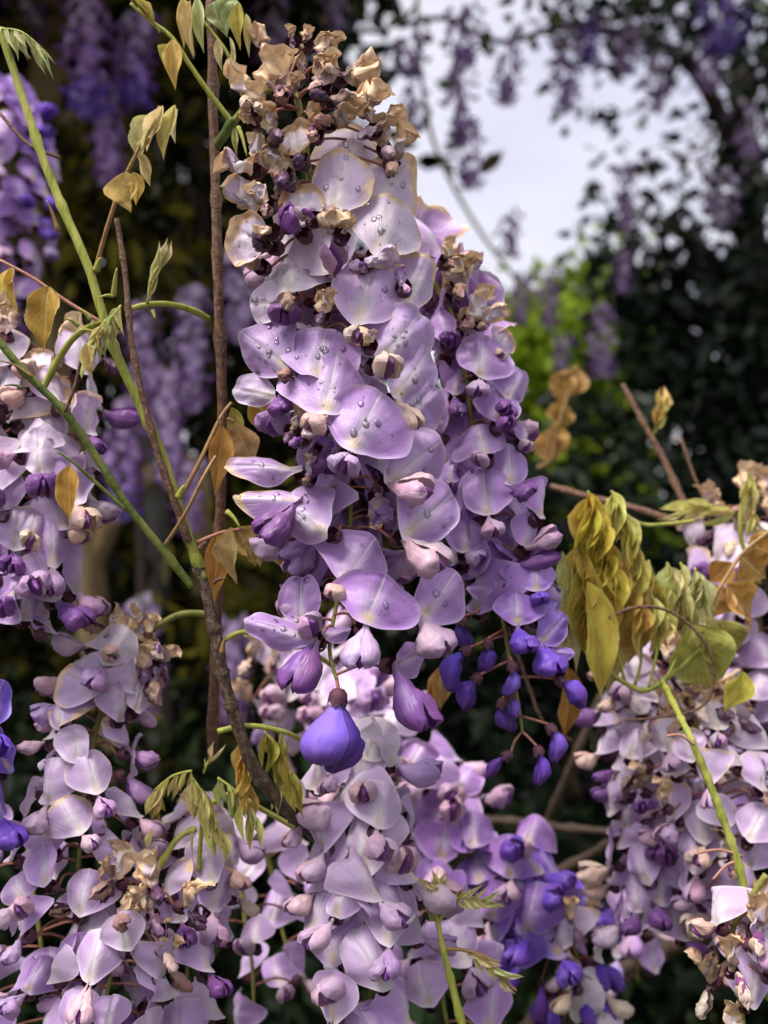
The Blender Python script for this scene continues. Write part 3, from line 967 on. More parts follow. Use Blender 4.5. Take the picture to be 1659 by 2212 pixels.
second_rows = [
    w_('c3', 255, 80, 150, 352, 15, 0.88, 'brown', 20), w_('c3', 215, 150, 100, 358, 0, 0.85, 'dark', 20), w_('c3', 200, 10, 90, 352, 10, 0.92, 'brown', 20),
    w_('c3', 320, 230, 150, 356, 30, 0.62, 'brown', 10), w_('c3', 380, 270, 120, 358, 50, 0.6, 'brown', 20), w_('c3', 260, 300, 110, 362, -10, 0.7, 'dark'),
    f('c3', (190, 380), (160, 250), 100, 364, 3, -5, 0.6, 0.1, 'purple'),
    f('c3', (390, 420), (440, 340), 110, 362, 3, 25, 0.9, 0.3, 'tan', kind='old'),
    f('c3', (318, 535), (345, 343), 215, 350, 4, 5, 0.62, 0.03, 'rose', (310, 610, -4, 80)),
    f('c3', (425, 620), (500, 488), 140, 356, 3, 25, 0.64, 0.02, 'purple', None, 3),
    f('c3', (220, 600), (232, 475), 80, 364, 3, -15, 0.62, 0.0, 'purple', (240, 700, -3, 60)),
    f('c3', (395, 715), (415, 565), 172, 352, 4, 8, 0.60, 0.0, 'purple', None),
    f('c3', (345, 840), (310, 705), 210, 348, 5, -5, 0.60, 0.02, 'rose', (310, 880, -4, 70), shape=dict(reflex=0.28)),
    f('c3', (490, 790), (525, 708), 70, 358, 3, 30, 0.62, 0.0, 'rose', None),
    f('c3', (445, 960), (440, 785), 175, 350, 4, 6, 0.58, 0.0, 'purple', (530, 1010, -2, 85)),
    f('c3', (350, 1085), (335, 892), 195, 346, 4, 0, 0.58, 0.0, 'rose', (385, 1175, -4, 85)),
    f('c3', (200, 960), (210, 850), 90, 362, 3, -10, 0.6, 0.0, 'purple', None),
    f('c3', (560, 1090), (590, 918), 85, 354, 3, 40, 0.54, 0.0, 'purple', None, 0, wings=False),
    f('c3', (505, 1210), (525, 1065), 100, 352, 3, 25, 0.56, 0.0, 'rose', (640, 1150, -2, 65)),
    f('c3', (260, 1230), (265, 1088), 150, 354, 3, -5, 0.58, 0.0, 'lilac', (335, 1270, -4, 75)),
    f('c3', (420, 1290), (470, 1230), 120, 356, 3, 5, 0.56, 0.0, 'purple', (640, 1240, -2, 60)),
    f('c3', (390, 1350), (275, 1370), 80, 352, 1, -10, 0.54, 0.0, 'purple', None, pitch=30, wings=False),
    f('c3', (550, 1385), (545, 1235), 165, 350, 4, 4, 0.42, 0.0, 'violet', (560, 1440, -4, 70)),
    f('c3', (470, 1520), (470, 1378), 190, 344, 4, 0, 0.40, 0.0, 'violet', (500, 1640, -3, 90)),
    f('c3', (560, 1500), (650, 1420), 100, 352, 3, 25, 0.3, 0.0, 'violet', None, wings=False),
    f('c3', (560, 1590), (670, 1480), 130, 346, 4, 15, 0.34, 0.0, 'violet', (610, 1725, -4, 110)),
    f('c3', (600, 1620), (700, 1620), 60, 348, 1, 5, 0.35, 0.0, 'violet', None, pitch=35, wings=False),
    b_('c3', (265, 1620), (148, 1740), 92, 344, -2, (0.12, 0.075, 0.62)),
    b_('c3', (310, 1730), (225, 1835), 80, 346, -1, (0.10, 0.04, 0.40)),
    b_('c3', (352, 1590), (358, 1715), 62, 348, 0, (0.09, 0.04, 0.40)),
    b_('c3', (250, 1500), (240, 1615), 72, 352, 0, (0.03, 0.025, 0.22)),
    b_('c3', (452, 1680), (465, 1800), 58, 342, 0, (0.20, 0.14, 0.66)),
    b_('c3', (440, 1800), (478, 1890), 46, 344, 0, (0.20, 0.13, 0.62)),
    b_('c3', (410, 1830), (408, 1945), 66, 348, 0, (0.06, 0.025, 0.24)),
    b_('c3', (640, 1740), (762, 1815), 76, 342, -2, (0.14, 0.075, 0.56)),
    b_('c3', (605, 1930), (670, 2045), 74, 342, -2, (0.19, 0.10, 0.62)),
    b_('c3', (555, 2020), (598, 2150), 70, 342, -2, (0.13, 0.045, 0.48)),
    b_('c3', (430, 2040), (332, 2110), 44, 346, 0, (0.17, 0.06, 0.40)),
]
second_rach = [(880, 520, .374), (930, 600, .372), (975, 680, .370), (1000, 780, .368), (1025, 960, .365), (1040, 1120, .362), (1062, 1230, .358), (1085, 1330, .354), (1103, 1440, .350), (1120, 1520, .348), (1128, 1580, .347)]
second = build_raceme('wisteria_raceme', 'slimmer wisteria cluster just behind the tall wet one, ending in loose violet buds', second_rach, second_rows, 8, 0.0010, 0.0004, fill=56, frad=0.0105, fages=(0.72, 0.45), fspan=(0.02, 0.70), ffh=0.0155, fback=0.002)

# ------------------------------------------------------------------ racemes grown along a stalk
def grow_raceme(label, rach, n, rad, ages, bud_frac=0.0, dry_frac=0.0, seed=1, fh=0.0155, wc=('pink', 'rose', 'lilac'), group=None, wilt=0.0, cull=-0.35, shape=(0.55, 1.0, 0.75), name='wisteria_raceme', start=0.0, roll=0.5, drops=0, dry_mix=0.0, down=0.0, late=1.0):
    rng = random.Random(seed)
    pts = [P(*q) for q in rach]
    path = [Vector(p) for p in smooth_path(pts, 8)]
    th = thing(name, label, 'flower cluster', path[0], group)
    tube('stalk', pts, 0.0011, 0.0005, M_RACHIS, th, 8, 8, 0.15, seed)
    for i in range(n):
        t = start + (1 - start) * (i + rng.uniform(0.2, 0.8)) / n
        tt = (t - start) / (1 - start)
        C = path_at(path, t)
        tan = (path_at(path, min(1, t + 0.03)) - path_at(path, max(0, t - 0.03))).normalized()
        a = i * 2.39996 + rng.uniform(-0.4, 0.4)
        e1 = (TOCAM - TOCAM.dot(tan) * tan).normalized()
        e2 = tan.cross(e1)
        rdl = e1 * math.cos(a) + e2 * math.sin(a)
        if rdl.dot(TOCAM) < cull:
            continue
        prof = shape[0] + (shape[1] - shape[0]) * min(1, tt / 0.35) if tt < 0.35 else shape[1] + (shape[2] - shape[1]) * (tt - 0.35) / 0.65
        r = rad * prof * rng.uniform(0.62, 1.0)
        age = ages[0] + (ages[1] - ages[0]) * tt ** late + rng.uniform(-0.09, 0.09)
        age = max(0, min(1, age))
        H = fh * rng.uniform(0.85, 1.12)
        if tt > 1 - bud_frac:
            q = (tt - 1 + bud_frac) / bud_frac
            B = C + rdl * r * 0.85 + tan * 0.003
            L = H * rng.uniform(0.75, 0.9) * (1 - 0.35 * q)
            dv = (rdl * 0.7 + tan * (0.5 + 0.4 * q) + Vector((rng.uniform(-.2, .2), 0, rng.uniform(-.2, .2)))).normalized()
            bud(th, B, B + dv * L, L * 0.48, C - tan * 0.003, (0.10 + 0.08 * rng.random(), 0.05 + 0.04 * rng.random(), 0.42 + 0.3 * rng.random()), rng, 0.0036)
            continue
        B = C + rdl * r
        F = (rdl + Vector((rng.uniform(-.55, .55), rng.uniform(-.4, .3), rng.uniform(-.35, .3) - down))).normalized()
        U = UP + rdl * 0.12 - F * 0.25 + Vector((rng.uniform(-roll, roll), rng.uniform(-roll, roll), 0))
        U = (U - U.dot(F) * F).normalized()
        dry = tt < dry_frac * rng.uniform(0.5, 1.3) or rng.random() < dry_mix
        if dry:
            flower(th, B, B + U * H * 0.9, H * 0.85, F, C, 0.95, rng.uniform(0.72, 1.0), rng, rng.choice(('brown', 'dark', 'tan')), None, 'crumpled')
        else:
            wi = max(0.0, wilt * rng.uniform(0.0, 1.0) * (1 - 0.6 * tt))
            kind = 'old' if rng.random() < wi else 'fresh'
            w0 = rng.choice(wc) if age > 0.45 else 'violet'
            flower(th, B, B + U * H, H * rng.uniform(1.0, 1.25), F, C, age, wi if rng.random() < 0.7 else 0, rng, w0, None, kind, drops, None, False, rng.random() < 0.55)
    return th

# middle foreground and below
grow_raceme('long lavender wisteria cluster slanting down behind the violet bud, deep violet buds at its tip',
            [(600, 1430, .50), (720, 1540, .485), (860, 1690, .47), (980, 1830, .455), (1110, 1950, .445), (1195, 2060, .44), (1250, 2170, .44)], 150, 0.026, (0.92, 0.05), 0.16, 0.05, 21, 0.017, shape=(1.0, 0.95, 0.55), wilt=0.12, late=1.25)
grow_raceme('pale lavender wisteria cluster with thin green stalk in the lower middle',
            [(772, 1640, .365), (776, 1780, .36), (786, 1920, .356), (798, 2060, .352), (802, 2290, .35)], 50, 0.0195, (0.90, 0.68), 0, 0, 22, 0.0148, wilt=0.18, shape=(0.7, 1.0, 1.0))
grow_raceme('pale lavender cluster behind the bare fork of the bottom middle green stem',
            [(930, 1960, .40), (950, 2080, .395), (960, 2180, .39), (985, 2300, .39)], 14, 0.022, (0.8, 0.6), 0, 0, 23, 0.0145, shape=(0.8, 1.0, 1.0))
grow_raceme('shaded wisteria cluster tucked low behind the dark forked stem',
            [(560, 1800, .47), (590, 1900, .465), (610, 2010, .46), (640, 2120, .455)], 14, 0.028, (0.85, 0.6), 0, 0, 24, 0.014)
# left
grow_raceme('faded pinkish wisteria cluster half cut off by the left edge, under the orange leaves',
            [(90, 760, .37), (95, 880, .365), (92, 1010, .36), (80, 1140, .355), (60, 1260, .352), (30, 1350, .35)], 72, 0.021, (0.98, 0.62), 0, 0.10, 25, 0.0142, wc=('tan', 'rose', 'purple'), wilt=0.45, shape=(0.9, 1.0, 0.6))
grow_raceme('leaning lavender wisteria cluster at lower left hung on a curved yellow-green stalk',
            [(445, 1326, .37), (380, 1330, .368), (300, 1385, .365), (245, 1460, .362), (212, 1560, .358), (185, 1700, .355), (172, 1840, .352), (160, 1990, .35), (140, 2160, .35)], 76, 0.0205, (0.98, 0.62), 0, 0.16, 26, 0.0122, wilt=0.45, shape=(0.6, 0.85, 1.1), start=0.22, late=1.0)
grow_raceme('wide pale wisteria cluster filling the bottom left corner',
            [(60, 1800, .40), (70, 1920, .395), (90, 2050, .39), (110, 2240, .39)], 18, 0.032, (0.75, 0.6), 0, 0, 27, 0.013, shape=(0.7, 1, 1))
grow_raceme('thin pinkish wisteria cluster beneath the short green shoot at lower left',
            [(440, 1800, .375), (428, 1860, .37), (415, 1960, .365), (405, 2080, .36), (400, 2260, .36)], 36, 0.018, (0.95, 0.7), 0, 0, 28, 0.0124, wc=('rose', 'tan', 'purple'), wilt=0.4, shape=(0.6, 1.0, 1.1))
grow_raceme('low wisteria cluster with a crown of dry orange blossoms near the bottom left',
            [(330, 1900, .345), (290, 1980, .342), (255, 2060, .34), (230, 2150, .338), (215, 2260, .338)], 34, 0.0165, (0.95, 0.75), 0, 0.55, 29, 0.012, shape=(0.9, 1.1, 1.2))
grow_raceme('shaded lavender cluster low between the left and middle clusters',
            [(520, 1900, .43), (530, 1990, .425), (545, 2090, .42), (550, 2240, .42)], 10, 0.023, (0.8, 0.6), 0, 0, 30, 0.013)
grow_raceme('vivid violet wisteria cluster just entering at the left edge',
            [(-80, 1530, .335), (-70, 1590, .335), (-62, 1670, .335), (-58, 1760, .335), (-50, 1830, .335)], 14, 0.0125, (0.2, 0.1), 0.25, 0, 31, 0.0145, cull=-0.6)
# right
grow_raceme('dense pinkish wisteria cluster on the right under the yellow leaves, fading blossoms on top',
            [(1400, 1440, .44), (1400, 1560, .435), (1405, 1690, .43), (1415, 1810, .425), (1420, 1900, .42), (1425, 2000, .42)], 90, 0.0225, (1.0, 0.68), 0, 0.10, 32, 0.013, wc=('rose', 'purple', 'tan'), wilt=0.3, shape=(1.0, 1.0, 0.7), dry_mix=0.06)
grow_raceme('faded wisteria cluster at the right edge along the slanting green stalk',
            [(1490, 1520, .41), (1520, 1630, .405), (1560, 1760, .40), (1610, 1900, .395), (1650, 2050, .39)], 80, 0.026, (1.0, 0.72), 0, 0.15, 33, 0.0128, wc=('rose', 'tan', 'brown'), wilt=0.5, dry_mix=0.15)
grow_raceme('pinkish dry wisteria cluster in the upper part of the right edge',
            [(1600, 1090, .47), (1620, 1180, .465), (1635, 1290, .46), (1650, 1420, .455), (1660, 1560, .45)], 70, 0.028, (1.0, 0.75), 0, 0.3, 34, 0.0135, wc=('rose', 'tan', 'purple'), wilt=0.5, dry_mix=0.12)
grow_raceme('shaded purple wisteria cluster deep behind the right yellow leaves',
            [(1480, 1330, .52), (1490, 1430, .515), (1500, 1540, .51), (1520, 1690, .505), (1560, 1850, .50)], 36, 0.033, (0.9, 0.6), 0, 0, 35, 0.014, wilt=0.2)
grow_raceme('small pale faded cluster hanging close in the bottom right corner',
            [(1655, 1890, .33), (1610, 1960, .332), (1580, 2020, .332), (1590, 2110, .332), (1610, 2230, .332)], 18, 0.0135, (0.9, 0.78), 0, 0.0, 141, 0.0118, wc=('tan', 'rose', 'tan'), wilt=0.55, cull=-0.2, dry_mix=0.35, drops=2, start=0.3)
grow_raceme('narrow faded pink cluster beside the violet buds at the bottom edge',
            [(1225, 1990, .43), (1245, 2060, .43), (1262, 2140, .43), (1280, 2230, .43)], 14, 0.009, (1.0, 0.9), 0, 0.2, 37, 0.013, wc=('tan', 'rose'), wilt=0.5)
grow_raceme('lone lavender blossoms in the dark below the right cluster',
            [(1360, 1990, .50), (1370, 2050, .50), (1378, 2120, .50)], 7, 0.011, (0.8, 0.6), 0, 0, 38, 0.0155)

# ------------------------------------------------------------------ shoots, stems and their young leaves (D frame points)
ORANGE = (0.52, 0.26, 0.055); GOLD = (0.68, 0.50, 0.16); LIME = (0.60, 0.58, 0.24); PALE = (0.70, 0.66, 0.36); OLIVE = (0.48, 0.41, 0.08); TANL = (0.56, 0.39, 0.16); GREENL = (0.34, 0.38, 0.08)
lrng = random.Random(77)
def leaf(th, b, t, w, d, lean=0.0, col=ORANGE, yaw=0, v=None, narrow=False, pet=None, pmat=None):
    B = P(b[0], b[1], d); T = P(t[0], t[1], d + lean)
    U = T - B
    a = math.radians(yaw + lrng.uniform(-12, 12))
    F = Vector((math.sin(a), -math.cos(a), 0.15))
    z = U.normalized()
    F = (F - F.dot(z) * z).normalized()
    y = -F
    x = y.cross(z)
    M = Matrix((x, y, z)).transposed().to_4x4()
    M.translation = B
    W = w * PX(d)
    me = (NARROW if narrow else LEAFLETS)[v if v is not None else lrng.randrange(4 if narrow else 8)]
    c = tuple(min(0.85, q * lrng.uniform(1.0, 1.25)) for q in col)
    o = link('leaflet', me, th, M @ Matrix.Diagonal((W * 1.3, W * 1.3, U.length, 1)), (*c, 1))
    if pet:
        tube('petiole', [P(pet[0], pet[1], d), (P(pet[0], pet[1], d) + B) / 2 + Vector((0, 0, 0.0004)), B], 0.00045, 0.00035, pmat or M_PETIOLE, th, 3, 6)
    return o

def tuft(th, at, dirn, length, n, d, spread=0.5, col=PALE, w=0.22, droop=0.6, seed=0, stalk=True):
    """a spray of unopened leaflets hanging from a short rib, drawn along dirn in the frame"""
    r = random.Random(seed)
    px = PX(d)
    A = P(at[0], at[1], d)
    dv = Vector((dirn[0], 0, -dirn[1])).normalized()
    rib = [A, A + dv * length * px * 0.45 + Vector((0, -0.001, 0.0006)), A + dv * length * px * 0.9 + Vector((0, -0.001, -length * px * 0.15))]
    if stalk:
        tube('leaf_rib', rib, 0.00042, 0.00025, M_GREEN, th, 5, 6)
    rp = [Vector(q) for q in smooth_path(rib, 6)]
    for i in range(n):
        s = (i + 0.6) / n
        B = path_at(rp, s)
        L = length * px * r.uniform(0.45, 0.75)
        side = 1 if i % 2 else -1
        lat = Vector((dv.z, 0, -dv.x)) * side * spread * r.uniform(0.2, 1.0)
        D = (dv * (1 - droop) + lat + Vector((0, r.uniform(-.5, .4), -droop * 1.4))).normalized()
        T = B + D * L
        z = D
        F = Vector((r.uniform(-.8, .8), -1, 0.2)); F = (F - F.dot(z) * z).normalized()
        M = Matrix(((-F).cross(z), -F, z)).transposed().to_4x4()
        M.translation = B
        W = L * w * r.uniform(0.8, 1.3)
        c = tuple(min(0.85, q * r.uniform(1.05, 1.35)) for q in col)
        link('leaflet', NARROW[i % 4] if r.random() < 0.7 else LEAFLETS[3], th, M @ Matrix.Diagonal((W * 1.7, W * 1.7, L, 1)), (*c, 1))

def shoot(label, pts, r0, r1, mat, cat='shoot', name='young_shoot', sub=7, sides=10, rough=0.12, nodes=0, seed=3, group=None):
    w = [P(*q) for q in pts]
    th = thing(name, label, cat, w[-1], group)
    tube('stem', w, r0, r1, mat, th, sub, sides, rough, seed, nodes)
    return th
def nub(th, x, y, d, dx, dy, L, r, mat, name='bud_scale'):
    A = P(x, y, d); B = A + Vector((dx, -0.3, -dy)).normalized() * L
    tube(name, [A, (A + B) / 2 + Vector((0, 0, L * 0.1)), B], r, r * 0.25, mat, th, 3, 6)

s = shoot('thick pale green shoot at upper left with a drooping leaf tuft at its tip',
          [(0, 62, .330), (42, 190, .330), (92, 340, .329), (140, 460, .328), (188, 570, .327), (216, 660, .327), (250, 760, .327), (300, 870, .328), (345, 970, .329), (378, 1070, .330), (410, 1170, .331), (440, 1250, .332)], 0.00115, 0.0015, M_GREEN, nodes=5, seed=4)
tuft(s, (4, 62), (0.75, 0.25), 105, 18, .329, 0.35, (0.60, 0.64, 0.34), 0.16, 0.55, 1)
nub(s, 126, 500, .326, -0.5, -1.4, 0.009, 0.0007, M_PETIOLE); nub(s, 208, 585, .325, 0.3, -0.6, 0.004, 0.0012, M_GREEN); nub(s, 385, 1075, .327, 0.5, -0.9, 0.004, 0.0012, M_GREEN)
tube('leaf_stalk', [P(204, 590, .327), P(232, 490, .324), P(262, 400, .322), P(300, 320, .320), P(345, 230, .320)], 0.0007, 0.0004, M_PETIOLE, s, 5, 7, 0.1)
leaf(s, (268, 372), (286, 456), 78, .320, .002, GOLD, -8, 1); leaf(s, (285, 372), (308, 440), 50, .321, .003, GOLD, 35, 3)
leaf(s, (335, 250), (292, 350), 70, .320, .002, LIME, -15, 5); leaf(s, (300, 330), (334, 400), 40, .320, .003, LIME, 25, 3)
leaf(s, (352, 228), (322, 330), 56, .319, .003, PALE, 10, 3); leaf(s, (378, 226), (350, 345), 52, .319, .003, LIME, 22, 7); leaf(s, (385, 235), (372, 310), 32, .321, .003, PALE, -30, 3)
leaf(s, (318, 288), (300, 330), 30, .322, .002, PALE, 40, 3)
tube('leaf_stalk', [P(0, 245, .340), P(60, 310, .338), P(128, 500, .331)][:2] + [P(128, 340, .331)], 0.0005, 0.0006, M_TWIG, s, 5, 6)
tube('leaf_stalk', [P(385, 1080, .331), P(430, 1000, .335), P(475, 905, .338), P(500, 870, .34)], 0.0008, 0.0005, M_PETIOLE, s, 5, 7)
leaf(s, (478, 918), (474, 1072), 44, .336, 0, ORANGE, 25, 0, pet=(470, 905)); leaf(s, (505, 912), (545, 1010), 66, .339, .004, TANL, -15, 4, pet=(490, 905)); leaf(s, (500, 880), (520, 965), 40, .341, .002, OLIVE, 20, 1); leaf(s, (540, 860), (620, 935), 60, .343, .004, ORANGE, 10, 2)
tube('leaf_stalk', [P(425, 1172, .332), P(480, 1150, .335), P(540, 1140, .34), P(580, 1130, .342)], 0.0006, 0.0004, M_ROSE, s, 5, 6)
leaf(s, (468, 1145), (470, 1310), 44, .338, 0, ORANGE, 20, 0); leaf(s, (500, 1138), (508, 1265), 62, .334, 0, TANL, -20, 1); leaf(s, (510, 1140), (560, 1225), 76, .338, .004, TANL, 20, 4)
leaf(s, (545, 1140), (560, 1230), 56, .342, .003, TANL, -10, 2); leaf(s, (575, 1130), (600, 1230), 58, .344, .003, TANL, 10, 6); leaf(s, (610, 1140), (630, 1235), 56, .346, .003, OLIVE, 0, 0); leaf(s, (640, 1150), (655, 1230), 44, .348, .003, OLIVE, 0, 2)
nub(s, 490, 1105, .333, 0.6, 0.7, 0.007, 0.0009, M_GREEN)
tube('leaf_stalk', [P(260, 720, .33), P(150, 655, .328), P(70, 600, .326), P(0, 562, .325)], 0.0006, 0.0004, M_ROSE, s, 5, 7)
leaf(s, (22, 578), (40, 680), 34, .324, 0, GOLD, -20, 3); leaf(s, (28, 578), (8, 640), 40, .325, 0, GOLD, 20, 3); leaf(s, (105, 618), (90, 758), 74, .324, 0, ORANGE, 5, 0)
tube('side_shoot', [P(90, 845, .336), P(130, 770, .334), P(170, 720, .331), P(230, 690, .329)], 0.0011, 0.0009, M_GREEN, s, 5, 8, 0.12)
tuft(s, (262, 660), (-0.6, 0.9), 95, 12, .324, 0.5, (0.52, 0.54, 0.24), 0.24, 0.6, 2); tuft(s, (230, 690), (-0.5, 1.0), 90, 6, .323, 0.5, LIME, 0.4, 0.7, 3)
for k, (x, y) in enumerate([(195, 690), (170, 705), (205, 720), (245, 640)]):
    nub(s, x, y, .326, -0.5, -0.5 + 0.2 * k, 0.004, 0.0007, M_GREEN)

s = shoot('slim brown woody twig with a snapped top rising beside the pale green shoot',
          [(252, 472, .322), (270, 590, .322), (282, 720, .322), (300, 820, .323), (335, 960, .325), (372, 1070, .327), (408, 1170, .329)], 0.0007, 0.0011, M_TWIG, 'twig', 'bare_twig', nodes=6, seed=9, rough=0.2)
s = shoot('gnarled brown woody stem running down from the fork to the dark low branches',
          [(400, 1150, .331), (430, 1230, .332), (455, 1320, .332), (470, 1390, .332), (482, 1460, .333), (508, 1550, .334), (540, 1640, .336), (592, 1720, .342), (650, 1775, .356), (710, 1838, .380), (770, 1900, .41)], 0.0015, 0.0021, M_BARK, 'stem', 'woody_stem', nodes=7, seed=12, rough=0.22, sides=14, sub=10)
nub(s, 480, 1410, .329, 0.2, -1, 0.0042, 0.0010, M_PETIOLE); nub(s, 432, 1185, .329, 0.6, -0.5, 0.003, 0.0012, M_TWIG); nub(s, 462, 1258, .330, 0.9, -0.3, 0.004, 0.0008, M_TWIG)
tube('side_shoot', [P(482, 1385, .334), P(520, 1366, .335), P(575, 1372, .337), P(650, 1395, .345), P(720, 1440, .36)], 0.0008, 0.0007, M_GREEN, s, 6, 8)
tube('side_shoot', [P(470, 1580, .336), P(530, 1568, .337), P(590, 1575, .338), P(650, 1600, .345), P(720, 1680, .37)], 0.0009, 0.0007, M_GREEN, s, 6, 8)
tuft(s, (570, 1580), (0.5, 0.6), 120, 15, .342, 0.4, OLIVE, 0.3, 0.8, 5); tuft(s, (610, 1575), (-0.1, 1), 120, 12, .344, 0.3, LIME, 0.3, 0.9, 6)
tuft(s, (520, 1600), (0.2, 1.0), 110, 12, .348, 0.5, GOLD, 0.35, 0.9, 7)
s = shoot('dark green stem slanting from the left edge down to the woody fork',
          [(-12, 725, .318), (50, 800, .319), (140, 890, .321), (200, 975, .324), (270, 1085, .327), (345, 1180, .330), (415, 1268, .332)], 0.00105, 0.00115, M_DKGREEN, nodes=4, seed=15)
tube('leaf_stalk', [P(275, 1103, .327), P(215, 1050, .325), P(160, 1000, .323), P(122, 975, .322)], 0.0007, 0.0003, M_DKGREEN, s, 5, 7)
leaf(s, (150, 1005), (148, 1130), 48, .321, 0, ORANGE, 0, 0)
tube('leaf_stalk', [P(140, 890, .320), P(160, 840, .319), P(172, 790, .318), P(180, 760, .318)], 0.0005, 0.0004, M_TWIG, s, 4, 6)
leaf(s, (185, 742), (205, 812), 42, .317, 0, LIME, 10, 3); leaf(s, (205, 745), (196, 800), 38, .318, 0, PALE, -20, 1)
tube('leaf_stalk', [P(356, 1178, .328), P(400, 1110, .322), P(440, 1030, .320), P(466, 985, .322)], 0.0006, 0.0005, M_PETIOLE, s, 5, 6)
nub(s, 70, 815, .318, -1, -0.5, 0.010, 0.0005, M_PETIOLE); nub(s, 50, 838, .318, -1, -0.1, 0.005, 0.0005, M_DKGREEN)

s = shoot('upright brown stem left of the tall wet cluster, pale young leaves hanging at its top',
          [(452, -60, .345), (458, 100, .345), (462, 300, .345), (468, 480, .345), (472, 640, .346), (480, 860, .348), (478, 1050, .352), (470, 1290, .36), (458, 1640, .38)], 0.0013, 0.0016, M_TWIG, 'stem', 'woody_stem', nodes=8, seed=18, rough=0.16, sides=12)
tube('side_shoot', [P(500, 262, .342), P(455, 205, .340), P(410, 140, .338), P(370, 80, .336), P(325, 45, .336), P(282, 8, .336)], 0.0009, 0.0005, M_GREEN, s, 6, 8, 0.12)
tube('side_shoot', [P(505, 258, .342), P(488, 285, .343), P(466, 318, .345)], 0.0016, 0.0014, M_DKGREEN, s, 5, 10, 0.2)
tube('side_shoot', [P(520, 180, .342), P(488, 110, .340), P(450, 60, .340), P(420, 20, .340)], 0.0006, 0.0004, M_GREEN, s, 5, 7)
tuft(s, (345, 70), (-0.6, -0.8), 95, 12, .334, 0.35, (0.52, 0.46, 0.16), 0.3, -0.1, 8)
leaf(s, (372, 85), (384, 190), 42, .334, 0, GOLD, 15, 1); leaf(s, (370, 95), (352, 140), 34, .334, 0, GOLD, -30, 3)
leaf(s, (395, -5), (405, 100), 38, .338, 0, GOLD, 20, 5); leaf(s, (412, 0), (418, 122), 40, .337, 0, PALE, -10, 3); leaf(s, (425, -5), (440, 110), 44, .338, 0, PALE, 20, 7); leaf(s, (402, 20), (420, 118), 30, .339, 0, LIME, -30, 3)
leaf(s, (470, 0), (490, 75), 52, .343, 0, (0.42, 0.48, 0.22), 0, 2); leaf(s, (498, -10), (482, 60), 46, .343, 0, (0.42, 0.48, 0.22), 10, 0); leaf(s, (515, 5), (520, 105), 34, .338, 0, OLIVE, 0, 1); leaf(s, (530, 30), (545, 120), 30, .340, 0, LIME, 20, 3)
leaf(s, (468, 85), (485, 150), 30, .339, 0, PALE, 0, 3); leaf(s, (495, 80), (510, 160), 18, .339, 0, PALE, 30, 3)
tube('side_shoot', [P(450, 690, .346), P(420, 672, .342), P(370, 658, .338), P(320, 658, .335), P(280, 668, .332)], 0.0010, 0.0008, M_GREEN, s, 6, 8, 0.15)
tuft(s, (318, 655), (0.35, -1), 105, 12, .334, 0.35, PALE, 0.25, -0.2, 9); nub(s, 330, 672, .335, 0.2, 0.5, 0.003, 0.0008, M_GREEN); nub(s, 245, 640, .333, 0.2, -1, 0.008, 0.0009, M_GREEN)
nub(s, 515, 275, .341, 0.3, 1, 0.010, 0.0008, M_GREEN); leaf(s, (505, 275), (516, 335), 22, .342, 0, LIME, 0, 3)

s = shoot('short yellow-green shoot with wilted leaf tufts at lower left centre',
          [(425, 1790, .352), (385, 1810, .351), (345, 1870, .350), (312, 1930, .349), (292, 1985, .348)], 0.0009, 0.0011, M_GREEN, nodes=3, seed=20)
tube('side_shoot', [P(430, 1880, .352), P(432, 1830, .351), P(436, 1770, .350), P(420, 1720, .349)], 0.0008, 0.0007, M_GREEN, s, 5, 8)
tube('side_shoot', [P(436, 1750, .352), P(500, 1715, .354), P(560, 1745, .356), P(640, 1790, .36)], 0.0009, 0.0008, M_GREEN, s, 6, 8)
tuft(s, (415, 1680), (0.4, 0.6), 125, 17, .348, 0.5, LIME, 0.26, 0.8, 11); tuft(s, (470, 1680), (0.5, 0.4), 115, 17, .348, 0.4, (0.50, 0.52, 0.20), 0.24, 0.8, 12); tuft(s, (415, 1665), (-0.9, 0.3), 95, 10, .348, 0.5, LIME, 0.25, 0.7, 13); tuft(s, (440, 1670), (0.3, -0.6), 60, 6, .349, 0.6, PALE, 0.25, 0.0, 14); tuft(s, (350, 1690), (-0.2, 1), 90, 5, .36, 0.4, OLIVE, 0.4, 0.9, 15)
leaf(s, (415, 1785), (418, 1860), 10, .347, 0, PALE, 0, 3); leaf(s, (330, 1790), (320, 1840), 22, .345, 0, PALE, 0, 3)

s = shoot('green forked stem with furry pale leaf buds at the bottom middle',
          [(940, 1960, .345), (955, 2040, .343), (972, 2110, .341), (1005, 2240, .340)], 0.0006, 0.0012, M_GREEN, nodes=4, seed=22)
tuft(s, (942, 1972), (0.1, -1), 70, 9, .345, 0.7, LIME, 0.3, -0.1, 41); tuft(s, (905, 1900), (0.9, 0.5), 50, 7, .343, 0.5, PALE, 0.4, 0.1, 16); tuft(s, (975, 1950), (1, -0.3), 80, 10, .343, 0.6, PALE, 0.3, 0.05, 17); tuft(s, (1010, 2060), (1, 0.45), 90, 10, .342, 0.5, PALE, 0.3, 0.1, 18)
tube('leaf_stalk', [P(955, 2050, .343), P(1000, 2052, .342), P(1055, 2070, .341), P(1085, 2110, .340), P(1115, 2140, .340)], 0.0006, 0.0004, M_PETIOLE, s, 5, 6); tube('leaf_stalk', [P(945, 1995, .344), P(975, 1950, .343), P(1000, 1935, .343)], 0.0006, 0.0004, M_GREEN, s, 5, 6)
tuft(s, (870, 2010), (-1, 0.1), 70, 6, .345, 0.4, LIME, 0.3, 0.1, 19)

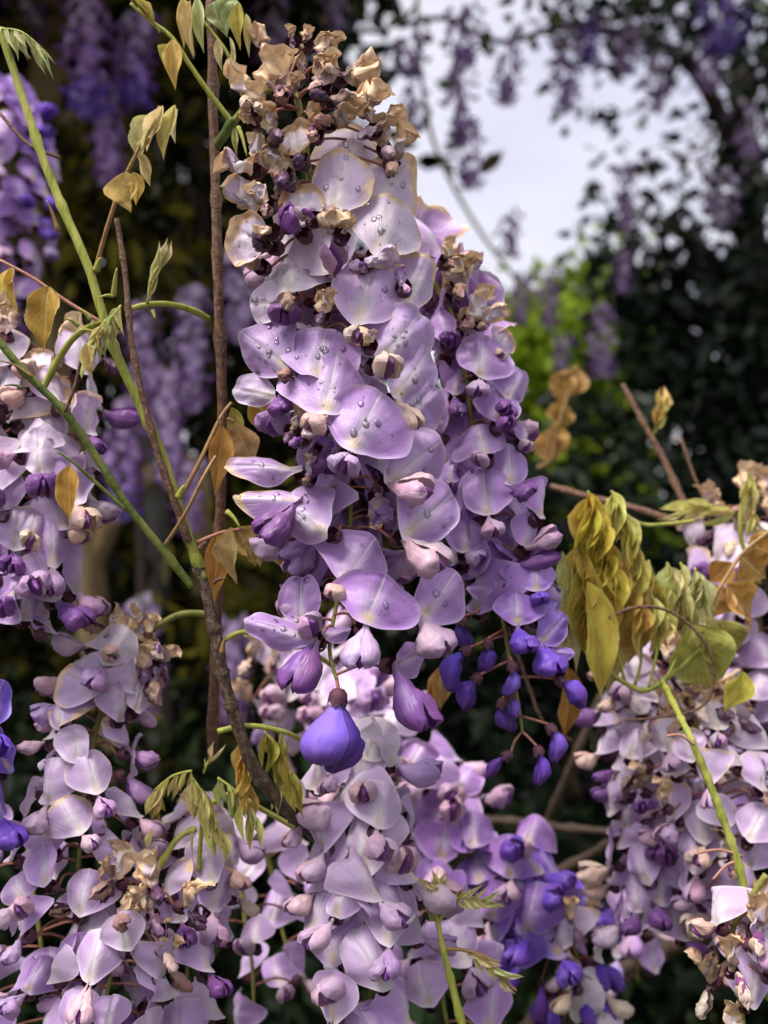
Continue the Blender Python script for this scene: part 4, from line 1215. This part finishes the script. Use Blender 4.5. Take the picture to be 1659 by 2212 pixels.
# right hand foliage
s = shoot('spray of yellow-green young leaves hanging right of the slim cluster',
          [(1560, 1350, .39), (1470, 1440, .388), (1400, 1490, .386), (1350, 1475, .385), (1300, 1440, .385)], 0.0010, 0.0008, M_GREEN, nodes=3, seed=25)
YG = (0.66, 0.56, 0.10); YG2 = (0.68, 0.62, 0.22)
leaf(s, (1268, 1255), (1322, 1512), 84, .372, .004, YG, 12, 1); leaf(s, (1250, 1220), (1300, 1470), 76, .376, .004, (0.52, 0.40, 0.07), -20, 3); leaf(s, (1290, 1230), (1330, 1420), 60, .380, .004, GOLD, 35, 5)
leaf(s, (1232, 1200), (1240, 1330), 60, .380, .004, YG2, 15, 3); leaf(s, (1215, 1190), (1225, 1290), 46, .384, .004, PALE, -20, 7); leaf(s, (1345, 1235), (1362, 1330), 50, .384, .003, YG, 0, 1)
leaf(s, (1330, 1290), (1325, 1505), 88, .384, .004, (0.54, 0.40, 0.12), 10, 2); leaf(s, (1372, 1330), (1368, 1440), 50, .386, .004, ORANGE, 10, 0); leaf(s, (1440, 1280), (1462, 1370), 60, .39, .004, (0.46, 0.33, 0.08), 0, 4)
tuft(s, (1270, 1060), (0.3, 1.0), 170, 28, .382, 0.55, YG, 0.42, 0.85, 21); tuft(s, (1320, 1060), (0.5, 1.0), 150, 22, .384, 0.45, YG2, 0.35, 0.85, 22); tuft(s, (1250, 1170), (0.2, 1.0), 160, 20, .380, 0.5, (0.54, 0.42, 0.09), 0.4, 0.9, 23)
tuft(s, (1300, 1170), (0.7, 1.0), 170, 18, .386, 0.4, GOLD, 0.36, 0.8, 24); tuft(s, (1350, 1190), (0.6, 0.9), 150, 10, .386, 0.4, YG2, 0.3, 0.8, 25); tuft(s, (1235, 1210), (-0.1, 1.0), 150, 10, .384, 0.4, PALE, 0.3, 0.9, 26)
tuft(s, (1400, 1210), (0.3, 1), 125, 16, .392, 0.6, YG2, 0.4, 0.9, 27); tuft(s, (1440, 1215), (0.5, 1), 120, 16, .392, 0.6, PALE, 0.4, 0.9, 28); tuft(s, (1500, 1225), (0.2, 1), 125, 16, .392, 0.6, (0.56, 0.58, 0.28), 0.4, 0.9, 29); tuft(s, (1470, 1215), (0.2, 1), 110, 8, .396, 0.6, LIME, 0.4, 0.9, 30)
leaf(s, (1490, 1350), (1560, 1500), 120, .386, .004, GREENL, -15, 0); leaf(s, (1545, 1340), (1580, 1470), 92, .388, .004, (0.26, 0.28, 0.05), 25, 2); leaf(s, (1605, 1450), (1578, 1545), 54, .384, .002, YG, 10, 0)
for k, (b, t) in enumerate([((1330, 1470), (1290, 1400)), ((1372, 1480), (1385, 1380)), ((1400, 1490), (1425, 1330)), ((1420, 1485), (1460, 1420)), ((1350, 1475), (1300, 1330))]):
    tube('leaf_stalk', [P(*b, .386), P((b[0] + t[0]) / 2 + 6, (b[1] + t[1]) / 2, .385), P(*t, .386)], 0.0006, 0.0005, M_GREEN, s, 4, 6)
leaf(s, (1225, 1440), (1235, 1600), 60, .40, .004, (0.34, 0.16, 0.04), 20, 1); leaf(s, (950, 1440), (955, 1540), 44, .42, .004, (0.34, 0.17, 0.05), 0, 0); leaf(s, (930, 1470), (920, 1545), 34, .42, .004, (0.34, 0.17, 0.05), 20, 3)
tube('side_shoot', [P(1310, 1080, .40), P(1380, 1130, .405), P(1440, 1132, .41), P(1500, 1125, .415)], 0.0007, 0.0007, M_GREEN, s, 6, 7)

s = shoot('orange-brown leaf spray at the right edge over the dry pink cluster', [(1659, 1150, .40), (1600, 1200, .398), (1540, 1290, .395), (1470, 1360, .392)], 0.0007, 0.0006, M_PETIOLE, seed=28)
leaf(s, (1570, 1260), (1640, 1375), 84, .396, .004, ORANGE, 20, 4); leaf(s, (1560, 1265), (1535, 1340), 76, .398, .004, (0.46, 0.25, 0.07), -20, 2); leaf(s, (1600, 1200), (1659, 1260), 70, .40, .004, (0.46, 0.24, 0.07), 0, 6); leaf(s, (1580, 1215), (1535, 1265), 50, .40, .004, ORANGE, 0, 0); leaf(s, (1620, 1160), (1670, 1220), 56, .402, .004, ORANGE, 10, 2)

s = shoot('bare curling tendril looping over the right yellow leaves', [(1315, 1335, .372), (1370, 1312, .372), (1440, 1318, .373), (1505, 1365, .374), (1540, 1430, .375), (1535, 1500, .376), (1500, 1535, .377), (1420, 1550, .378), (1350, 1556, .379)], 0.0006, 0.0004, M_TWIG, 'tendril', 'tendril', seed=30, rough=0.15)
s = shoot('brown twig with a pale bud cluster standing against the dark hedge', [(1345, 830, .50), (1385, 905, .495), (1430, 985, .49), (1465, 1060, .485), (1500, 1135, .48)], 0.0010, 0.0016, M_TWIG, 'twig', 'bare_twig', nodes=5, seed=31, rough=0.15)
tuft(s, (1412, 940), (0.2, -1), 80, 9, .488, 0.4, (0.60, 0.50, 0.18), 0.4, -0.2, 31); leaf(s, (1420, 870), (1432, 925), 30, .487, 0, (0.58, 0.48, 0.16), 0, 1)
s = shoot('long brown twig lying behind the yellow leaves towards the right edge', [(1190, 1050, .50), (1280, 1075, .49), (1380, 1100, .48), (1460, 1130, .475), (1550, 1180, .47)], 0.0012, 0.0016, M_TWIG, 'twig', 'bare_twig', nodes=4, seed=33, rough=0.15)
tube('side_shoot', [P(1470, 945, .50), P(1500, 1030, .49), P(1540, 1120, .485)], 0.0006, 0.0006, M_TWIG, s, 5, 6)
s = shoot('green shoot with leaf tufts at the right edge above the dry pink cluster', [(1620, 1040, .43), (1600, 1110, .43), (1605, 1180, .43), (1640, 1260, .43)], 0.0008, 0.0009, M_GREEN, seed=34)
tuft(s, (1615, 1020), (0.1, 1), 90, 10, .428, 0.5, LIME, 0.4, 0.6, 33); tuft(s, (1590, 1110), (-1, -0.2), 130, 10, .43, 0.3, LIME, 0.25, 0.2, 34); tuft(s, (1600, 1130), (0.8, 0.2), 80, 7, .43, 0.4, PALE, 0.3, 0.4, 35)
s = shoot('thick rough green stalk slanting through the faded right clusters', [(1430, 1470, .385), (1465, 1540, .362), (1490, 1590, .352), (1520, 1660, .35), (1555, 1750, .348), (1590, 1850, .346), (1618, 1960, .344), (1645, 2060, .342), (1665, 2160, .34)], 0.0009, 0.0013, M_GREEN, 'stalk', 'green_stalk', nodes=16, seed=35, sub=9)
for k, (x, y, tx, ty) in enumerate([(1500, 1610, 1440, 1590), (1605, 1850, 1500, 1845), (1640, 1990, 1560, 2030), (1648, 2060, 1600, 2110), (1600, 1860, 1540, 1900)]):
    tube('pedicel', [P(x, y, .346), P((x + tx) / 2, (y + ty) / 2 - 12, .345), P(tx, ty, .344)], 0.0004, 0.0004, M_ROSE, s, 4, 6)

s = shoot('orange leaf spray blurred against the green bush', [(1245, 790, .62), (1225, 860, .62), (1205, 920, .62), (1190, 990, .62), (1160, 1010, .62)], 0.0008, 0.0008, M_PETIOLE, seed=40)
for k, (b, t, w) in enumerate([((1250, 795), (1222, 870), 56), ((1225, 800), (1205, 880), 50), ((1195, 870), (1200, 935), 60), ((1220, 880), (1210, 930), 40), ((1185, 925), (1190, 1000), 64), ((1215, 925), (1195, 1000), 44)]):
    leaf(s, b, t, w, .62, .004, (0.44, 0.24, 0.06) if k % 2 else (0.50, 0.30, 0.10), (-1) ** k * 15, [0, 2, 4, 6][k % 4])

# low dark branches
DB = [('dark branch rising steeply through the shadow at bottom right', [(1100, 2250, .56), (1270, 2130, .54), (1400, 2070, .53), (1530, 2020, .52), (1690, 1990, .50)], 0.0042),
      ('thin brown branch crossing the dark gap right of the violet-tipped cluster', [(1000, 1960, .60), (1130, 1910, .58), (1230, 1870, .57), (1330, 1815, .55)], 0.0026),
      ('brown forked branch low in the dark gap', [(1020, 1770, .62), (1120, 1775, .60), (1230, 1790, .60), (1400, 1800, .58)], 0.0022),
      ('steep dark branch crossing the gap under the violet buds', [(1090, 1950, .64), (1170, 1800, .62), (1240, 1640, .60), (1300, 1500, .60)], 0.0024),
      ('thin grey twig in the dark gap', [(1130, 1930, .55), (1240, 1905, .55), (1330, 1900, .55)], 0.0016),
      ('brown branch low in the shadow behind the bottom left clusters', [(420, 1960, .52), (520, 1860, .50), (640, 1800, .49), (760, 1760, .50)], 0.0024),
      ('thin dark branch behind the wilted tufts at lower left', [(330, 1880, .50), (450, 1860, .49), (560, 1810, .48)], 0.0018),
      ('fine twigs hanging between the violet buds', [(1110, 1390, .40), (1145, 1490, .40), (1175, 1560, .40), (1235, 1600, .41)], 0.0006)]
for k, (lb, pts, r) in enumerate(DB):
    shoot(lb, pts, r, r * 0.85, M_DARKBARK if k != 7 else M_TWIG, 'branch', 'branch', seed=50 + k, rough=0.3, nodes=5, sides=10)

# ------------------------------------------------------------------ ground and vegetation behind
def ground():
    n = 40
    R = 150
    v, fc = [], []
    for j in range(n + 1):
        for i in range(n + 1):
            x = (i / n * 2 - 1); y = (j / n * 2 - 1)
            x = math.copysign(abs(x) ** 2.2, x) * R; y = math.copysign(abs(y) ** 2.2, y) * R
            v.append((x, y, 0.05 * noise.noise(Vector((x * 0.6, y * 0.6, 0)))))
    for j in range(n):
        for i in range(n):
            a = j * (n + 1) + i
            fc.append((a, a + 1, a + n + 2, a + n + 1))
    m = mat_plain('garden_soil_and_grass', (0.025, 0.02, 0.012), (0.05, 0.065, 0.02), 3.0, 0.9, 0.8, dist=0.02)
    o = link('ground', mesh('ground', v, fc, m))
    o['kind'] = 'structure'
ground()

def leaf_cloud(clumps, size, aspect, seed, mats, hang=0.3):
    """leaf-sized folded faces scattered through clumps (centre, radii, count); world coordinates"""
    rs = np.random.RandomState(seed)
    cen = []
    for (c, r, n) in clumps:
        # leaves gather in sprays inside the clump
        ns = max(3, n // 14)
        u = rs.normal(size=(ns, 3)); u /= np.linalg.norm(u, axis=1)[:, None]
        sp = u * (rs.rand(ns, 1) ** 0.42) * np.array(r) + np.array(c)
        pick = rs.randint(0, ns, n)
        cen.append(sp[pick] + rs.normal(size=(n, 3)) * size * 1.1)
    cen = np.concatenate(cen)
    n = len(cen)
    d = rs.normal(size=(n, 3)); d[:, 2] -= hang; d /= np.linalg.norm(d, axis=1)[:, None]
    q = rs.normal(size=(n, 3)); q -= (q * d).sum(1)[:, None] * d; q /= np.linalg.norm(q, axis=1)[:, None]
    nn = np.cross(d, q)
    L = size * rs.uniform(0.7, 1.25, (n, 1)); W = L * aspect * 0.5
    fold = 0.35 * W
    vs_ = np.stack([cen, cen + d * L * 0.3 + q * W + nn * fold, cen + d * L * 0.68 + q * W * 0.72 + nn * fold, cen + d * L,
                    cen + d * L * 0.68 - q * W * 0.72 + nn * fold, cen + d * L * 0.3 - q * W + nn * fold], 1).reshape(-1, 3)
    b = np.arange(n)[:, None] * 6
    faces = np.concatenate([b + np.array([0, 1, 2, 3]), b + np.array([0, 3, 4, 5])], 0)
    return vs_, faces

def np_mesh(name, v, faces, mat):
    me = bpy.data.meshes.new(name)
    me.vertices.add(len(v)); me.vertices.foreach_set('co', v.astype(np.float32).ravel())
    me.loops.add(faces.size); me.loops.foreach_set('vertex_index', faces.astype(np.int32).ravel())
    me.polygons.add(len(faces)); me.polygons.foreach_set('loop_start', np.arange(0, faces.size, faces.shape[1], dtype=np.int32))
    me.materials.append(mat)
    me.update(calc_edges=True)
    return me

C_DARK = mat_crown('dark_glossy_leaves', (0.004, 0.008, 0.004), (0.010, 0.020, 0.008), (0.05, 0.09, 0.035), 0.1, 0.3, 0.3)  # leaf colour lowered to stand in for missing occlusion
C_OLIVE = mat_crown('olive_leaves', (0.004, 0.005, 0.002), (0.012, 0.014, 0.003), (0.10, 0.085, 0.008), 0.2, 0.45)  # mostly near black: deep shade put into the leaf colour
C_SHADE = mat_crown('shade_dark_leaves', (0.003, 0.006, 0.003), (0.007, 0.013, 0.005), (0.03, 0.05, 0.018), 0.05, 0.5, 0.08)  # very dark variant, shade inside the shrubbery put into the leaf colour
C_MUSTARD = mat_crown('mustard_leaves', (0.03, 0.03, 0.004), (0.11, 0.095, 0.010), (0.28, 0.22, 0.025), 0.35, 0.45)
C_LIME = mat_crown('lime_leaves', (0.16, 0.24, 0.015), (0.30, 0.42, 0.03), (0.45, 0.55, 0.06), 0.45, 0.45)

def plant(name, label, cat, base, clumps, size, aspect, seed, mat, trunk=None, tmat=None, group=None, crown='crown', hang=0.3):
    """clumps given as (x, y, depth, rx, ry in frame units, depth radius in m, count)"""
    th = thing(name, label, cat, base, group)
    cl = []
    for (x, y, d, rx, ry, rz, n) in clumps:
        cl.append((tuple(P(x, y, d)), (rx * PX(d), rz, ry * PX(d)), n))
    v, fcs = leaf_cloud(cl, size, aspect, seed, mat, hang)
    v = v - np.array(base)
    link(crown, np_mesh(crown, v, fcs, mat), th, kind='stuff')
    if trunk:
        for k, (pts, r0, r1) in enumerate(trunk):
            tube('trunk' if k == 0 else 'limb', pts, r0, r1, tmat or M_TRUNK, th, 6, 12, 0.18, seed + k)
    return th

g = lambda x, y, d: Vector((P(x, y, d).x, d, 0))
# right: the dark evergreen with sky glinting through
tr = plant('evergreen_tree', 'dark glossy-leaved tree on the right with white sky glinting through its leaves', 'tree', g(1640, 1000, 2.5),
      [(1650, 830, 2.5, 270, 300, 0.30, 3600), (1480, 700, 2.45, 130, 190, 0.22, 800), (1590, 420, 2.5, 200, 170, 0.22, 300), (1480, 30, 2.4, 270, 90, 0.22, 560), (1680, 140, 2.4, 90, 170, 0.22, 260),
       (1340, 480, 2.45, 50, 60, 0.12, 90), (1300, 270, 2.45, 60, 70, 0.12, 30), (1380, 620, 2.5, 80, 90, 0.15, 230), (1660, 330, 2.5, 60, 240, 0.2, 120), (1240, 50, 2.4, 60, 50, 0.15, 80), (1980, 500, 2.5, 220, 700, 0.35, 3000),
       (1200, -520, 1.85, 640, 80, 0.38, 8000)],  # unseen overhang added above the frame to shade the hanging racemes
      0.044, 0.46, 61, C_DARK, [([g(1640, 1000, 2.52) + Vector((0, 0, -0.05)), P(1630, 1300, 2.52), P(1640, 900, 2.5), P(1620, 500, 2.5), P(1600, 150, 2.5)], 0.07, 0.02),
                                ([P(1638, 800, 2.5), P(1540, 560, 2.48), P(1420, 480, 2.45)], 0.022, 0.006), ([P(1615, 400, 2.5), P(1500, 150, 2.45), P(1330, 70, 2.4), P(1190, 60, 2.4)], 0.022, 0.006)], M_DARKBARK)
plant('bush', 'bright lime-green bush in the gap under the sky', 'bush', g(1230, 800, 3.6),
      [(1220, 770, 3.6, 150, 130, 0.25, 2600), (1300, 640, 3.6, 75, 75, 0.2, 420), (1160, 720, 3.6, 70, 60, 0.2, 500), (1360, 800, 3.6, 90, 120, 0.2, 900), (1230, 1100, 3.6, 180, 300, 0.3, 2600)], 0.055, 0.5, 62, C_LIME,
      [([g(1230, 800, 3.6), P(1235, 1200, 3.6), P(1225, 800, 3.6)], 0.04, 0.01)], M_DARKBARK)
def hedge(name, label, x0, x1, y0, y1, z0, z1, n, size, seed, mat, cat='hedge'):
    th = thing(name, label, cat, ((x0 + x1) / 2, (y0 + y1) / 2, 0))
    cl = []
    rs = random.Random(seed)
    nx = max(2, int((x1 - x0) / 0.28)); nz = max(2, int((z1 - z0) / 0.28))
    for i in range(nx):
        for k in range(nz):
            c = (x0 + (i + 0.5 + rs.uniform(-.3, .3)) * (x1 - x0) / nx, (y0 + y1) / 2 + rs.uniform(-.3, .3) * (y1 - y0), z0 + (k + 0.5 + rs.uniform(-.3, .3)) * (z1 - z0) / nz)
            cl.append((c, ((x1 - x0) / nx * 0.8, (y1 - y0) * 0.5, (z1 - z0) / nz * 0.8), int(n / nx / nz * rs.uniform(0.75, 1.25))))
    v, fcs = leaf_cloud(cl, size, 0.5, seed, mat)
    link('foliage', np_mesh('foliage', v - np.array(th.location), fcs, mat), th, kind='stuff')
    for k in range(4):
        x = x0 + (k + 0.5) * (x1 - x0) / 4
        tube('stem', [Vector((x, (y0 + y1) / 2, -0.03)), Vector((x + 0.05, (y0 + y1) / 2 + 0.05, (z0 + z1) / 2)), Vector((x - 0.03, (y0 + y1) / 2, z1 - 0.1))], 0.03, 0.008, M_DARKBARK, th, 5, 8, 0.2, k)
    return th
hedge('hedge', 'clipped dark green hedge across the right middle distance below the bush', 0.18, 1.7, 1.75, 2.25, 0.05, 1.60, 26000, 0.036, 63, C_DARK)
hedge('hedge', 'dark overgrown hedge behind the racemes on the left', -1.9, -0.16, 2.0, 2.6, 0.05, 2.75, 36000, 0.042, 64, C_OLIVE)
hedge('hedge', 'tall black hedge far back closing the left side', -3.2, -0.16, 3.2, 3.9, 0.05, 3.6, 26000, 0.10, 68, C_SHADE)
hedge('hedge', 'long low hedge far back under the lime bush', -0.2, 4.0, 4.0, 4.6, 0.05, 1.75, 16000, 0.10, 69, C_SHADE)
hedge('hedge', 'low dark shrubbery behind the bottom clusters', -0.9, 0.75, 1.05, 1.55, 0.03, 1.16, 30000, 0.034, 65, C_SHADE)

plant('wisteria_tree', 'shaded trunk with olive leaves behind the upper left racemes', 'tree', g(90, 900, 1.75),
      [(60, 60, 1.7, 120, 120, 0.15, 500), (330, 40, 1.7, 200, 90, 0.15, 650), (230, 480, 1.65, 90, 110, 0.12, 260), (60, 260, 1.7, 60, 80, 0.1, 120), (520, 30, 1.75, 150, 60, 0.15, 420), (280, 620, 1.75, 120, 120, 0.15, 330), (520, 1300, 1.75, 110, 120, 0.15, 420), (640, 1200, 1.75, 100, 120, 0.15, 260),
       (200, -330, 1.5, 700, 200, 0.45, 6000), (150, -1040, 1.02, 1200, 170, 0.36, 8000), (-200, 200, 1.7, 160, 500, 0.3, 2500)],  # overhead clumps are unseen, added to darken the left background and its racemes
      0.045, 0.42, 66, C_OLIVE, [([g(240, 900, 1.6), P(260, 1900, 1.6), P(190, 1250, 1.6), P(110, 750, 1.58), P(92, 300, 1.56), P(130, -60, 1.56)], 0.026, 0.022),
                                 ([P(190, 1250, 1.6), P(270, 1080, 1.58), P(420, 1010, 1.56), P(440, 1290, 1.56)], 0.016, 0.013), ([P(92, 330, 1.56), P(150, 260, 1.5), P(205, 240, 1.44)], 0.014, 0.010)])
plant('sapling', 'mustard-leaved sapling in the shade between the trunk and the upright brown stem', 'sapling', g(300, 1200, 1.5),
      [(190, 420, 1.5, 60, 90, 0.06, 120), (290, 620, 1.5, 70, 80, 0.06, 110), (60, 300, 1.5, 50, 70, 0.06, 50), (400, 60, 1.5, 90, 50, 0.06, 70), (60, 50, 1.5, 60, 50, 0.06, 40), (540, 1290, 1.5, 80, 90, 0.06, 150), (610, 1180, 1.5, 60, 70, 0.06, 70), (430, 1640, 1.5, 70, 60, 0.06, 70), (390, 560, 1.5, 40, 60, 0.06, 30)],
      0.042, 0.42, 70, C_MUSTARD, [([g(300, 1200, 1.5), P(310, 1500, 1.5), P(290, 900, 1.5), P(250, 400, 1.5), P(330, 60, 1.5)], 0.008, 0.003)], M_DARKBARK)
plant('tree', 'grey mossy trunk in the shade left of the upright brown stem', 'tree', g(330, 900, 1.95),
      [(420, -300, 1.9, 400, 200, 0.4, 3000), (420, 900, 1.95, 60, 90, 0.1, 80)], 0.045, 0.42, 67, C_OLIVE,
      [([g(330, 900, 1.95), P(335, 1500, 1.95), P(325, 800, 1.95), P(318, 300, 1.95), P(340, -100, 1.95)], 0.030, 0.022)], mat_bark('grey_bark', (0.05, 0.05, 0.04), (0.12, 0.11, 0.09), (0.2, 0.19, 0.15)))

# ------------------------------------------------------------------ distant racemes
def far_flower(seed):
    a = banner_mesh(seed, 4, 14, reflex=0.2, bend=0.3, ripple=0.04)
    return a
FAR = [far_flower(600 + i) for i in range(4)]
def far_raceme(label, x, y, d, length, width, n, ages, seed, bend=0, fh=0.016, group=None, wither=0.0, dark=1.0):
    rng = random.Random(seed)
    pts = [P(x - bend * 0.3, y - length * 0.56, d), P(x, y - length * 0.1, d), P(x + bend * 0.5, y + length * 0.3, d), P(x + bend, y + length * 0.5, d)]
    path = [Vector(p) for p in smooth_path(pts, 6)]
    th = thing('wisteria_raceme', label, 'flower cluster', path[0], group)
    tube('stalk', pts, 0.0013, 0.0006, M_RACHIS, th, 5, 6)
    rad = width * 0.5 * PX(d)
    for i in range(n):
        t = (i + rng.random()) / n
        C = path_at(path, 0.08 + 0.92 * t)
        a = i * 2.39996 + rng.uniform(-.5, .5)
        r = rad * (1 - 0.55 * max(0, t - 0.35) / 0.65) * rng.uniform(0.35, 0.9)
        rd = Vector((math.cos(a), math.sin(a), 0))
        B = C + rd * r
        age = max(0, min(1, ages[0] + (ages[1] - ages[0]) * t + rng.uniform(-.08, .08)))
        F = (rd + Vector((rng.uniform(-.4, .4), rng.uniform(-.5, .2), rng.uniform(-.2, .4)))).normalized()
        H = fh * rng.uniform(0.8, 1.15) * (0.65 if t > 0.85 else 1)
        U = UP + Vector((rng.uniform(-.5, .5), rng.uniform(-.5, .5), 0)); U = (U - U.dot(F) * F).normalized()
        M = Matrix((U.cross(F), -F, U)).transposed().to_4x4(); M.translation = B
        fl = link('flower', rng.choice(FAR), th, M @ Matrix.Diagonal((H * 1.1, H, H, 1)), (age, wither * rng.random(), rng.random(), 1))
        if t < 0.85:
            dv = (F * 0.8 - U * 0.6).normalized()
            link('wing_petal', KEEL[0], fl, frame(B, dv, U, (H * 1.1, H * 1.1, H * 0.7)), WC['violet' if age < 0.45 else 'purple'][0])
    return th

for row in [
    ('blurred violet wisteria cluster hanging against the tan trunk at top left', 190, 130, 1.30, 260, 110, 70, (0.75, 0.10), 71),
    ('blurred violet cluster beside the topmost left one, dark blue at its foot', 292, 135, 1.34, 200, 90, 60, (0.80, 0.08), 72),
    ('long blurred cluster hanging below the two top left clusters', 232, 290, 1.36, 230, 100, 60, (0.5, 0.55), 73),
    ('dim cluster just behind the upright brown stem, level with the pale leaf tuft', 412, 760, 1.35, 270, 90, 55, (0.75, 0.6), 74),
    ('dim cluster left of it, behind the bare brown twig', 310, 800, 1.4, 280, 90, 55, (0.7, 0.6), 75),
    ('dim lavender cluster between the pale green shoot and the upright brown stem', 365, 930, 1.30, 250, 80, 50, (0.75, 0.55), 76),
    ('dim cluster behind the crossing of the dark green stem', 265, 1000, 1.38, 260, 90, 55, (0.7, 0.2), 77),
    ('small dim cluster by the orange leaf below the brown stem', 410, 1080, 1.40, 150, 70, 30, (0.75, 0.6), 78),
    ('dim grey-lavender cluster in the dark behind the curved yellow-green stalk', 300, 1430, 1.25, 260, 110, 55, (0.95, 0.6), 79),
    ('dim cluster beside the lower woody stem', 500, 1460, 1.3, 230, 90, 45, (0.75, 0.6), 80),
    ('dim cluster peeping out left of the tall wet one', 515, 650, 1.4, 190, 90, 40, (0.8, 0.65), 81),
    ('dim cluster at the left edge below the big blurred one', 5, 700, 1.2, 160, 80, 36, (0.8, 0.6), 82),
    ('blurred cluster at the top behind the dry brown crown', 590, 70, 1.6, 150, 110, 40, (0.8, 0.6), 83),
    ('blurred cluster at the top just left of the open sky', 725, 20, 1.6, 110, 60, 24, (0.8, 0.6), 84),
    ('pale cluster in the top left corner above the drooping leaf tuft', 60, 40, 1.5, 110, 80, 30, (1.0, 0.8), 85),
]:
    far_raceme(*row)
for row in [
    ('broad dark cluster lying against the sky nearest the dry brown crown', 880, 128, 1.9, 80, 120, 30, (0.6, 0.5), 91),
    ('dark cluster at the top of the hanging chain in the sky', 1003, 80, 1.9, 130, 95, 38, (0.7, 0.4), 92),
    ('long dark cluster hanging in mid sky below the topmost one', 992, 225, 1.9, 200, 80, 46, (0.6, 0.5), 93),
    ('last dark cluster of the hanging chain with leaves at its tip', 1012, 340, 1.9, 150, 70, 32, (0.6, 0.5), 94),
    ('small see-through cluster in the sky left of the hanging chain', 890, 240, 1.9, 100, 60, 18, (0.7, 0.6), 95),
    ('dark cluster in the sky with a hooked tip right of the chain', 1095, 165, 1.9, 130, 80, 30, (0.7, 0.55), 96),
    ('long purple cluster hanging from the tree at the right edge of the sky', 1225, 150, 2.1, 190, 80, 46, (0.7, 0.5), 97),
    ('violet cluster next to the long purple one under the tree', 1270, 95, 2.15, 100, 70, 30, (0.4, 0.1), 98),
    ('lavender cluster third from the sky under the tree', 1350, 110, 2.2, 110, 90, 32, (0.75, 0.6), 99),
    ('deep violet cluster near the top right corner', 1560, 55, 2.15, 130, 130, 46, (0.3, 0.05), 100),
    ('grey-lavender cluster below the deep violet one in the tree', 1530, 140, 2.2, 120, 80, 30, (0.75, 0.6), 101),
    ('dull cluster among the glinting leaves high on the right', 1420, 180, 2.2, 130, 70, 30, (0.9, 0.75), 102),
    ('dim cluster on the sky-side edge of the dark tree', 1355, 430, 2.2, 160, 50, 28, (0.75, 0.6), 103),
    ('left one of two dark clusters hanging above the lime bush', 1125, 650, 2.2, 110, 60, 28, (0.7, 0.6), 104),
    ('right one of two dark clusters hanging above the lime bush', 1185, 645, 2.2, 130, 80, 34, (0.7, 0.6), 105),
    ('dim cluster in front of the dark tree just right of the lime bush', 1300, 740, 2.1, 160, 80, 36, (0.7, 0.6), 106),
    ('small dim cluster over the lime bush above the orange leaves', 1212, 780, 2.2, 90, 50, 18, (0.8, 0.7), 107),
    ('faint cluster in the dark tree right of the open sky', 1345, 590, 2.2, 90, 50, 20, (0.7, 0.6), 108),
    ('sparse sprig hanging alone low in the open sky', 1100, 510, 2.0, 100, 60, 16, (0.8, 0.7), 109),
    ('dull cluster on the far right edge among glinting leaves', 1620, 280, 2.2, 130, 100, 30, (0.85, 0.7), 110),
    ('dull greyish cluster mid height in the dark tree on the right', 1560, 430, 2.2, 120, 110, 30, (0.85, 0.75), 111),
]:
    far_raceme(*row)
grow_raceme('large blurred violet wisteria cluster cut off by the left edge', [(10, 235, .66), (18, 330, .66), (20, 450, .66), (15, 560, .66), (0, 680, .66)], 95, 0.028, (0.45, 0.55), 0.05, 0.0, 39, 0.016, shape=(0.7, 1.0, 0.9))

# thin bare shoots crossing the sky, and their leaves
s = shoot('long arching shoot crossing the open sky from the top to the lime bush', [(900, -40, 2.0), (905, 120, 2.0), (935, 300, 2.0), (1000, 440, 2.0), (1080, 560, 2.0), (1180, 680, 2.0)], 0.004, 0.003, M_GREEN, seed=60)
for k, (b, t, w) in enumerate([((1040, 370), (1090, 320), 26), ((1030, 375), (1070, 345), 24), ((960, 350), (985, 385), 24), ((1050, 340), (1085, 335), 20), ((1015, 380), (1035, 402), 22), ((990, 300), (955, 330), 20), ((840, 60), (870, 20), 20), ((870, 50), (900, 10), 20)]):
    leaf(s, b, t, w, 1.95, .0, (0.10, 0.09, 0.02), k * 25, k % 8)
s = shoot('branch at the top linking the hanging clusters to the dark tree', [(860, 60, 1.95), (960, 40, 1.95), (1080, 90, 2.0), (1200, 60, 2.1), (1330, 40, 2.2)], 0.004, 0.006, M_DARKBARK, seed=61)
for k in range(16):
    x = 830 + k * 26; y = 60 + 30 * math.sin(k * 1.7)
    leaf(s, (x, y), (x + lrng.uniform(-30, 30), y + lrng.uniform(10, 45)), 22, 1.95, .0, (0.10, 0.10, 0.03), k * 40, k % 8)
